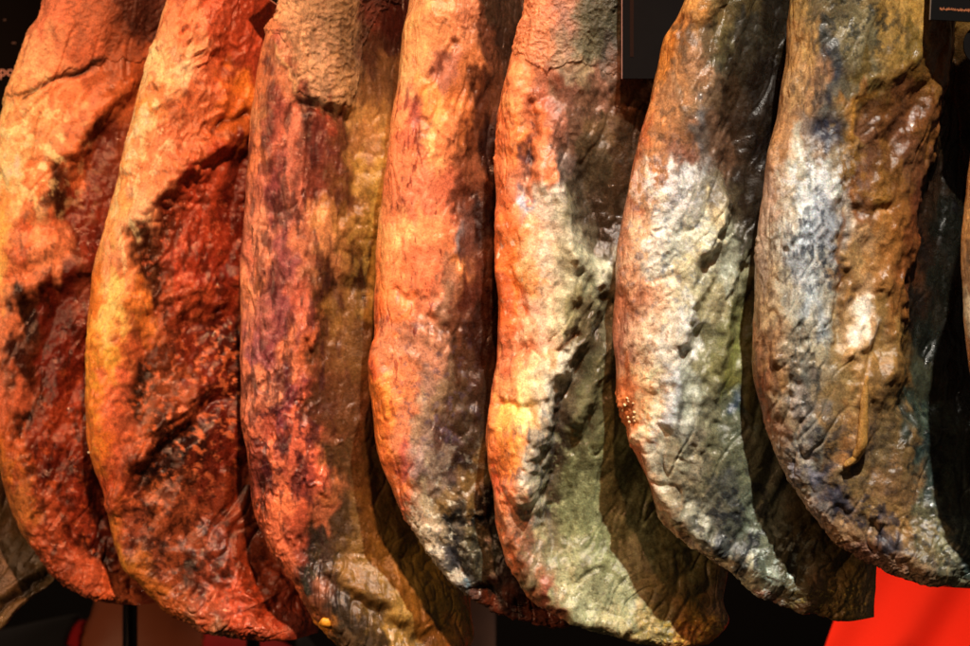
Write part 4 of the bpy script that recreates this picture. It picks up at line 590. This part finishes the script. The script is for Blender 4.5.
def cyl_bm(r, z0, z1, n=24, cx=0, cy=0):
    bm = bmesh.new()
    bmesh.ops.create_cone(bm, cap_ends=True, segments=n, radius1=r, radius2=r, depth=z1 - z0)
    bmesh.ops.translate(bm, vec=(cx, cy, (z0 + z1) / 2), verts=bm.verts)
    return bm

def text_mesh(name, body, size, mat, parent, loc, rot):
    cu = bpy.data.curves.new(name, 'FONT'); cu.body = body; cu.size = size; cu.extrude = 0.0003
    t = bpy.data.objects.new(name + '_c', cu); COL.objects.link(t)
    dg = bpy.context.evaluated_depsgraph_get(); me = bpy.data.meshes.new_from_object(t.evaluated_get(dg))
    bpy.data.objects.remove(t); me.name = name; me.materials.clear(); me.materials.append(mat)
    o = bpy.data.objects.new(name, me); COL.objects.link(o); o.parent = parent; o.location = loc; o.rotation_euler = rot
    return o

M_black = plain('black_card', '#080606', 0.85, var=0.1, spec=0.12)
M_edge = plain('pale_card_edge', '#8a6458', 0.6)
M_print = plain('pale_pink_print', '#f0b8a8', 0.6)
M_orange = plain('orange_print', '#8a4a20', 0.6)
M_wall = plain('dark_wall_paint', '#0c0909', 0.8, var=0.2, scale=3)
M_metal = plain('black_painted_steel', '#191416', 0.28, 0.6)
M_rail = plain('brushed_steel', '#9a9590', 0.3, 1.0)
M_rope = plain('jute_cord', '#a08458', 0.85, bump=0.5, scale=400)

# black hanging card between two hams
def card(label, px0, px1, py0, py1, y, rz=0, ry=0, group='black hang cards among the hams'):
    c = at((px0 + px1) / 2, py1, y); r = empty('hang_card', c, (0, ry, rz))
    k = (CD + y) / CD * PX; w_ = (px1 - px0) * k / 2; h = (py1 - py0) * k
    bm = bmesh.new(); box_bm(bm, -w_, w_, -0.0009, 0.0009, 0, h, 0.0003); obj('card_face', bm, M_black, r)
    tag(r, label, 'card', group)
    return r, w_, h
r1, w_, h_ = card('tall black card hanging between the grey-green ham and the ham with the white patch', 622, 694, -150, 79, -0.045, 0.04)
bm = bmesh.new(); box_bm(bm, -w_ - 0.0007, -w_ + 0.0001, -0.0013, 0.0013, 0, h_); obj('pale_edge', bm, M_edge, r1)
bm = bmesh.new(); box_bm(bm, -w_ + 0.0070, -w_ + 0.0105, -0.0012, 0.0, 0.02, h_ - 0.01); obj('printed_stripe', bm, plain('dull_orange_stripe', '#1c0d06', 0.8, spec=0.1), r1)
r2, w_, h_ = card('small tilted black card over the red ham at the top', 246, 302, -60, 2, 0.10, 0, math.radians(36))
bm = bmesh.new(); box_bm(bm, -w_, w_, -0.0013, 0.0013, -0.0011, 0.0000); obj('pale_edge', bm, M_edge, r2)
r3, w_, h_ = card('black card with a line of orange writing on the largest ham, top right', 930, 1010, -70, 22, -0.142, 0, math.radians(3))
k = (CD - 0.142) / CD * PX
bm = bmesh.new(); box_bm(bm, -w_ - 0.0009, -w_ + 0.0001, -0.0013, 0.0013, 0, h_); obj('pale_edge', bm, plain('grey_card_edge', '#5a4a40', 0.5), r3)
bm = bmesh.new(); random.seed(11); prev = None          # one line of worn, no longer readable orange script
for q in range(70):
    x = -w_ + 0.0075 + q * 0.00045; zc_ = 0.0100 + random.uniform(-0.0007, 0.0007); hh = random.uniform(0.0002, 0.0015)
    a, b = bm.verts.new((x, -0.0013, zc_ - hh)), bm.verts.new((x, -0.0013, zc_ + hh))
    if prev: bm.faces.new((prev[0], a, b, prev[1]))
    prev = (a, b)
obj('orange_writing', bm, M_orange, r3)
# round-cornered black clip below the card
bm = cyl_bm(0.019, -0.002, 0.002, 40)
clip = obj('black_disc_tag', bm, M_black, None, at(985, 45, -0.134), (math.radians(90), 0, 0))
tag(clip, 'round black tag just below the card with orange writing', 'tag', None)

# black sign with pale letters behind the leftmost ham
y = 0.62; k = (CD + y) / CD * PX
c = at(-30, 130, y); sign = empty('sign_board', c)
bm = bmesh.new(); box_bm(bm, -0.16, 0.11, 0, 0.012, 0, 0.34, 0.002); obj('board', bm, M_black, sign)
p = at(-0.8, 76, y)
text_mesh('lettering', 'po', 0.0165, M_print, sign, (p.x - c.x, -0.0008, p.z - c.z), (math.radians(90), 0, 0))
M_grey = plain('grey_print', '#6a5450', 0.7)
for px, py, w2 in ((5, 20, 2.2), (14, 43, 4.0)):
    q = at(px, py, y)
    bm = bmesh.new(); box_bm(bm, q.x - c.x - w2 * k / 2, q.x - c.x + w2 * k / 2, -0.0012, 0.0002, q.z - c.z - 0.0008, q.z - c.z + 0.0008)
    obj('small_print', bm, M_grey, sign)
tag(sign, 'black sign board with pale pink letters, behind the leftmost orange ham', 'sign')

# ------------------------------------------------------------------ behind: wall, floor, red fabric, people, posts
bm = bmesh.new(); box_bm(bm, -4, 4, 3.6, 3.7, 0.0, 3.4); tag(obj('wall', bm, M_wall), kind='structure')
bm = bmesh.new(); box_bm(bm, -4, 4, -4, 3.6, -0.1, -0.002); tag(obj('floor', bm, plain('dark_floor_tiles', '#1a1614', 0.5, scale=3)), kind='structure')

def post(label, px, wpx, y):
    k = (CD + y) / CD * PX; c = at(px, 600, y)
    r = empty('display_post', (c.x, y, 0))
    bm = cyl_bm(wpx * k / 2, 0.012, 2.3, 32); obj('tube', bm, M_metal, r, smooth=False)
    for f in r.children[0].data.polygons: f.use_smooth = len(f.vertices) == 4
    bm = cyl_bm(0.10, 0.0, 0.0119, 48); obj('base_plate', bm, M_metal, r)
    tag(r, label, 'post', 'slim black posts behind the hams')
post('slim black steel post below the gap between the two leftmost hams in front', 130, 15, 0.62)
post('slim black steel post peeping out under the broad red-orange ham', 253, 14, 0.66)

# red fabric hanging in folds
def drape():
    nx, nz = 220, 120
    y = 0.55; c = at(900, 500, y); k = (CD + y) / CD * PX
    u = np.linspace(0, 1, nx)[None, :]; v = np.linspace(0, 1, nz)[:, None]
    # left edge leans down-left
    xl = 868 - 34 * sstep(0, 1, (v * 420 - 90) / 160) - 30 * v; xr = 1150 + 60 * v
    X = xl + (xr - xl) * u; Z = 440 + 420 * v + 0 * u
    ph = (X + 0.55 * (Z - 560)) / 30.0
    dep = 8 * np.sin(ph * 1.0 + 0.8 * np.sin(ph * 0.37)) * sstep(0, 0.3, v) + 7 * np.sin(ph * 2.3 + 1) + 14 * np.sin((X + 0.2 * Z) / 71.0)
    def W(X, Z, D): return np.stack([(X - 485) * k - c.x, D * PX + 0 * X, CZ + (323 - Z) * k - c.z], -1)
    Fr = W(X, Z, dep); Bk = W(X, Z, dep + 2.5)
    G = np.concatenate([Fr, Bk[:, ::-1]], 1)
    m = plain('red_fabric', '#f62a12', 0.9, bump=0.15, scale=900, var=0.03, spec=0.05)
    b = m.node_tree.nodes['Principled BSDF']; b.inputs['Sheen Weight'].default_value = 0.0
    cols = G.shape[1]
    o = grid_mesh('red_drape', G.reshape(-1, 3), cols, m, cap_top=False, cap_bot=False)
    o.location = c
    tag(o, 'bright red fabric hanging in soft diagonal folds behind the largest ham', 'fabric')
drape()

# brown board leaning far behind
c = at(476, 700, 0.8); k = (CD + 0.8) / CD * PX
bm = bmesh.new(); box_bm(bm, -0.024, 0.024, -0.012, 0.012, -c.z, 0.30, 0.003)
tag(obj('wooden_board', bm, plain('brown_wood', '#4a2c1a', 0.6, bump=0.2, scale=40), None, c, (0, math.radians(-14) * 0, 0)), 'brown wooden board standing in the dark behind the gap between two ham ends', 'board')

# ------------------------------------------------------------------ person behind the two leftmost hams
def skin_mesh(name, joints, edges, mat, parent, sub=2, cut=None, root_i=0):
    me = bpy.data.meshes.new(name); me.from_pydata([j[:3] for j in joints], edges, [])
    o = bpy.data.objects.new(name, me); COL.objects.link(o)
    o.modifiers.new('s', 'SKIN'); o.modifiers.new('d', 'SUBSURF').levels = sub
    for v, j in zip(me.skin_vertices[0].data, joints): v.radius = (j[3], j[4] if len(j) > 4 else j[3]); v.use_root = False
    me.skin_vertices[0].data[root_i].use_root = True
    dg = bpy.context.evaluated_depsgraph_get(); m2 = bpy.data.meshes.new_from_object(o.evaluated_get(dg)); o.modifiers.clear(); o.data = m2; m2.name = name
    bm = bmesh.new(); bm.from_mesh(m2)
    if cut:
        dead = [v for v in bm.verts if cut(v.co)]
        bmesh.ops.delete(bm, geom=dead, context='VERTS')
        bmesh.ops.solidify(bm, geom=list(bm.faces), thickness=-0.003)
    bm.to_mesh(m2); bm.free()
    for p in m2.polygons: p.use_smooth = True
    m2.materials.clear(); m2.materials.append(mat); o.parent = parent
    return o
yp = 1.10; c = at(146, 646, yp); pr = empty('person', (c.x, yp, 0))
M_skin = plain('skin', '#96502e', 0.5, var=0.05, scale=20); M_shirt = plain('red_shirt', '#b00810', 0.8, var=0.05); M_jkt = plain('black_jacket', '#14161a', 0.8, var=0.1); M_tr = plain('dark_trousers', '#15151b', 0.8); M_hair = plain('dark_hair', '#120c08', 0.6, bump=0.6, scale=200); M_shoe = plain('black_shoes', '#0c0c0c', 0.4)
B = [(0, 0, .98, .15, .11), (0, 0, 1.15, .13, .10), (0, 0, 1.32, .155, .105), (0, 0.01, 1.44, .10, .075), (0, 0.0, 1.51, .056, .056), (0, -0.015, 1.60, .068, .08), (0, -0.015, 1.70, .075, .09), (0, -.01, 1.76, .045, .055),
     (.17, .01, 1.42, .055), (.22, 0, 1.36, .05), (.25, -.02, 1.14, .038), (.26, -.10, .92, .026), (.26, -.13, .86, .028, .016),
     (.09, 0, .90, .088), (.10, 0, .52, .058), (.10, .02, .12, .04), (.10, -.09, .035, .04, .028)]
E = [(0,1),(1,2),(2,3),(3,4),(4,5),(5,6),(6,7),(3,8),(8,9),(9,10),(10,11),(11,12),(0,13),(13,14),(14,15),(15,16)]
n = len(B); mir = {}
for a in range(8, 17): mir[a] = len(B); b = B[a]; B.append((-b[0],) + b[1:])
E += [(mir.get(a, a), mir.get(b, b)) for a, b in E if b in mir]
# five fingers on each hand, nose and ears as short branches
for hsd, wr in ((1, 12), (-1, mir[12])):
    for q, (dx, dy, ln) in enumerate(((-.028, -.03, .05), (-.014, -.035, .075), (0, -.035, .082), (.013, -.03, .075), (.025, -.02, .058))):
        b0 = len(B); x0, y0, z0 = B[wr][:3]
        B.append((x0 + hsd * dx, y0 + dy * .5, z0 - .035, .0095)); B.append((x0 + hsd * dx * 1.1, y0 + dy, z0 - .035 - ln, .0075)); E += [(wr, b0), (b0, b0 + 1)]
body = skin_mesh('body', B, E, M_skin, pr)
for sx in (-1, 1):
    bm = bmesh.new(); bmesh.ops.create_uvsphere(bm, u_segments=16, v_segments=12, radius=.011); obj('eye', bm, plain('eye', '#e8e4dc', 0.2), pr, (sx * .03, -.095, 1.655), smooth=True)
def big(e): return [(j[0], j[1], j[2]) + tuple(r + e for r in (j[3:] if len(j) > 4 else (j[3], j[3]))) for j in B[:len(mir) * 2 + 8]]
sj = big(0.012); se = [(0,1),(1,2),(2,3),(3,4),(3,8),(8,9),(9,10),(3,mir[8]),(mir[8],mir[9]),(mir[9],mir[10])]
def sub(js, es):
    used = sorted({a for e in es for a in e}); ix = {a: b for b, a in enumerate(used)}
    return [js[a] for a in used], [(ix[a], ix[b]) for a, b in es]
zc = CZ + (323 - 668) * (CD + yp) / CD * PX                     # lowest point of the round neckline
def neck(co): return (co.y < 0 and (co.x / 0.088) ** 2 + ((co.z - (zc + 0.115)) / 0.115) ** 2 < 1) or (abs(co.x) < .08 and co.z > 1.47) or (abs(co.x) > .2 and co.z < 1.2)
a, b = sub(sj, se); skin_mesh('red_shirt', a, b, M_shirt, pr, 4, neck)
jj = big(0.026); a, b = sub(jj, se + [(10, 11), (mir[10], mir[11])])
skin_mesh('open_jacket', a, b, M_jkt, pr, 4, lambda co: (co.y < 0.02 and -0.085 < co.x < 0.20 and co.z > 0.9) or (abs(co.x) < .09 and co.z > 1.45))
tj = big(0.012); a, b = sub(tj, [(0, 13), (13, 14), (14, 15), (0, mir[13]), (mir[13], mir[14]), (mir[14], mir[15])]); skin_mesh('trousers', a, b, M_tr, pr, 2)
for sx in (-1, 1):
    bm = bmesh.new(); box_bm(bm, -.045, .045, -.17, .08, 0, .07, .02); obj('shoe', bm, M_shoe, pr, (sx * .10, 0, 0), smooth=True)
bm = bmesh.new(); bmesh.ops.create_uvsphere(bm, u_segments=32, v_segments=20, radius=1); bmesh.ops.scale(bm, vec=(.088, .108, .095), verts=bm.verts)
bmesh.ops.delete(bm, geom=[v for v in bm.verts if v.co.z < -.01 and v.co.y < -.02], context='VERTS'); obj('hair', bm, M_hair, pr, (0, 0, 1.715), smooth=True)
tag(pr, 'person in a red round-necked shirt and dark jacket, mostly hidden behind the leftmost hams', 'person')
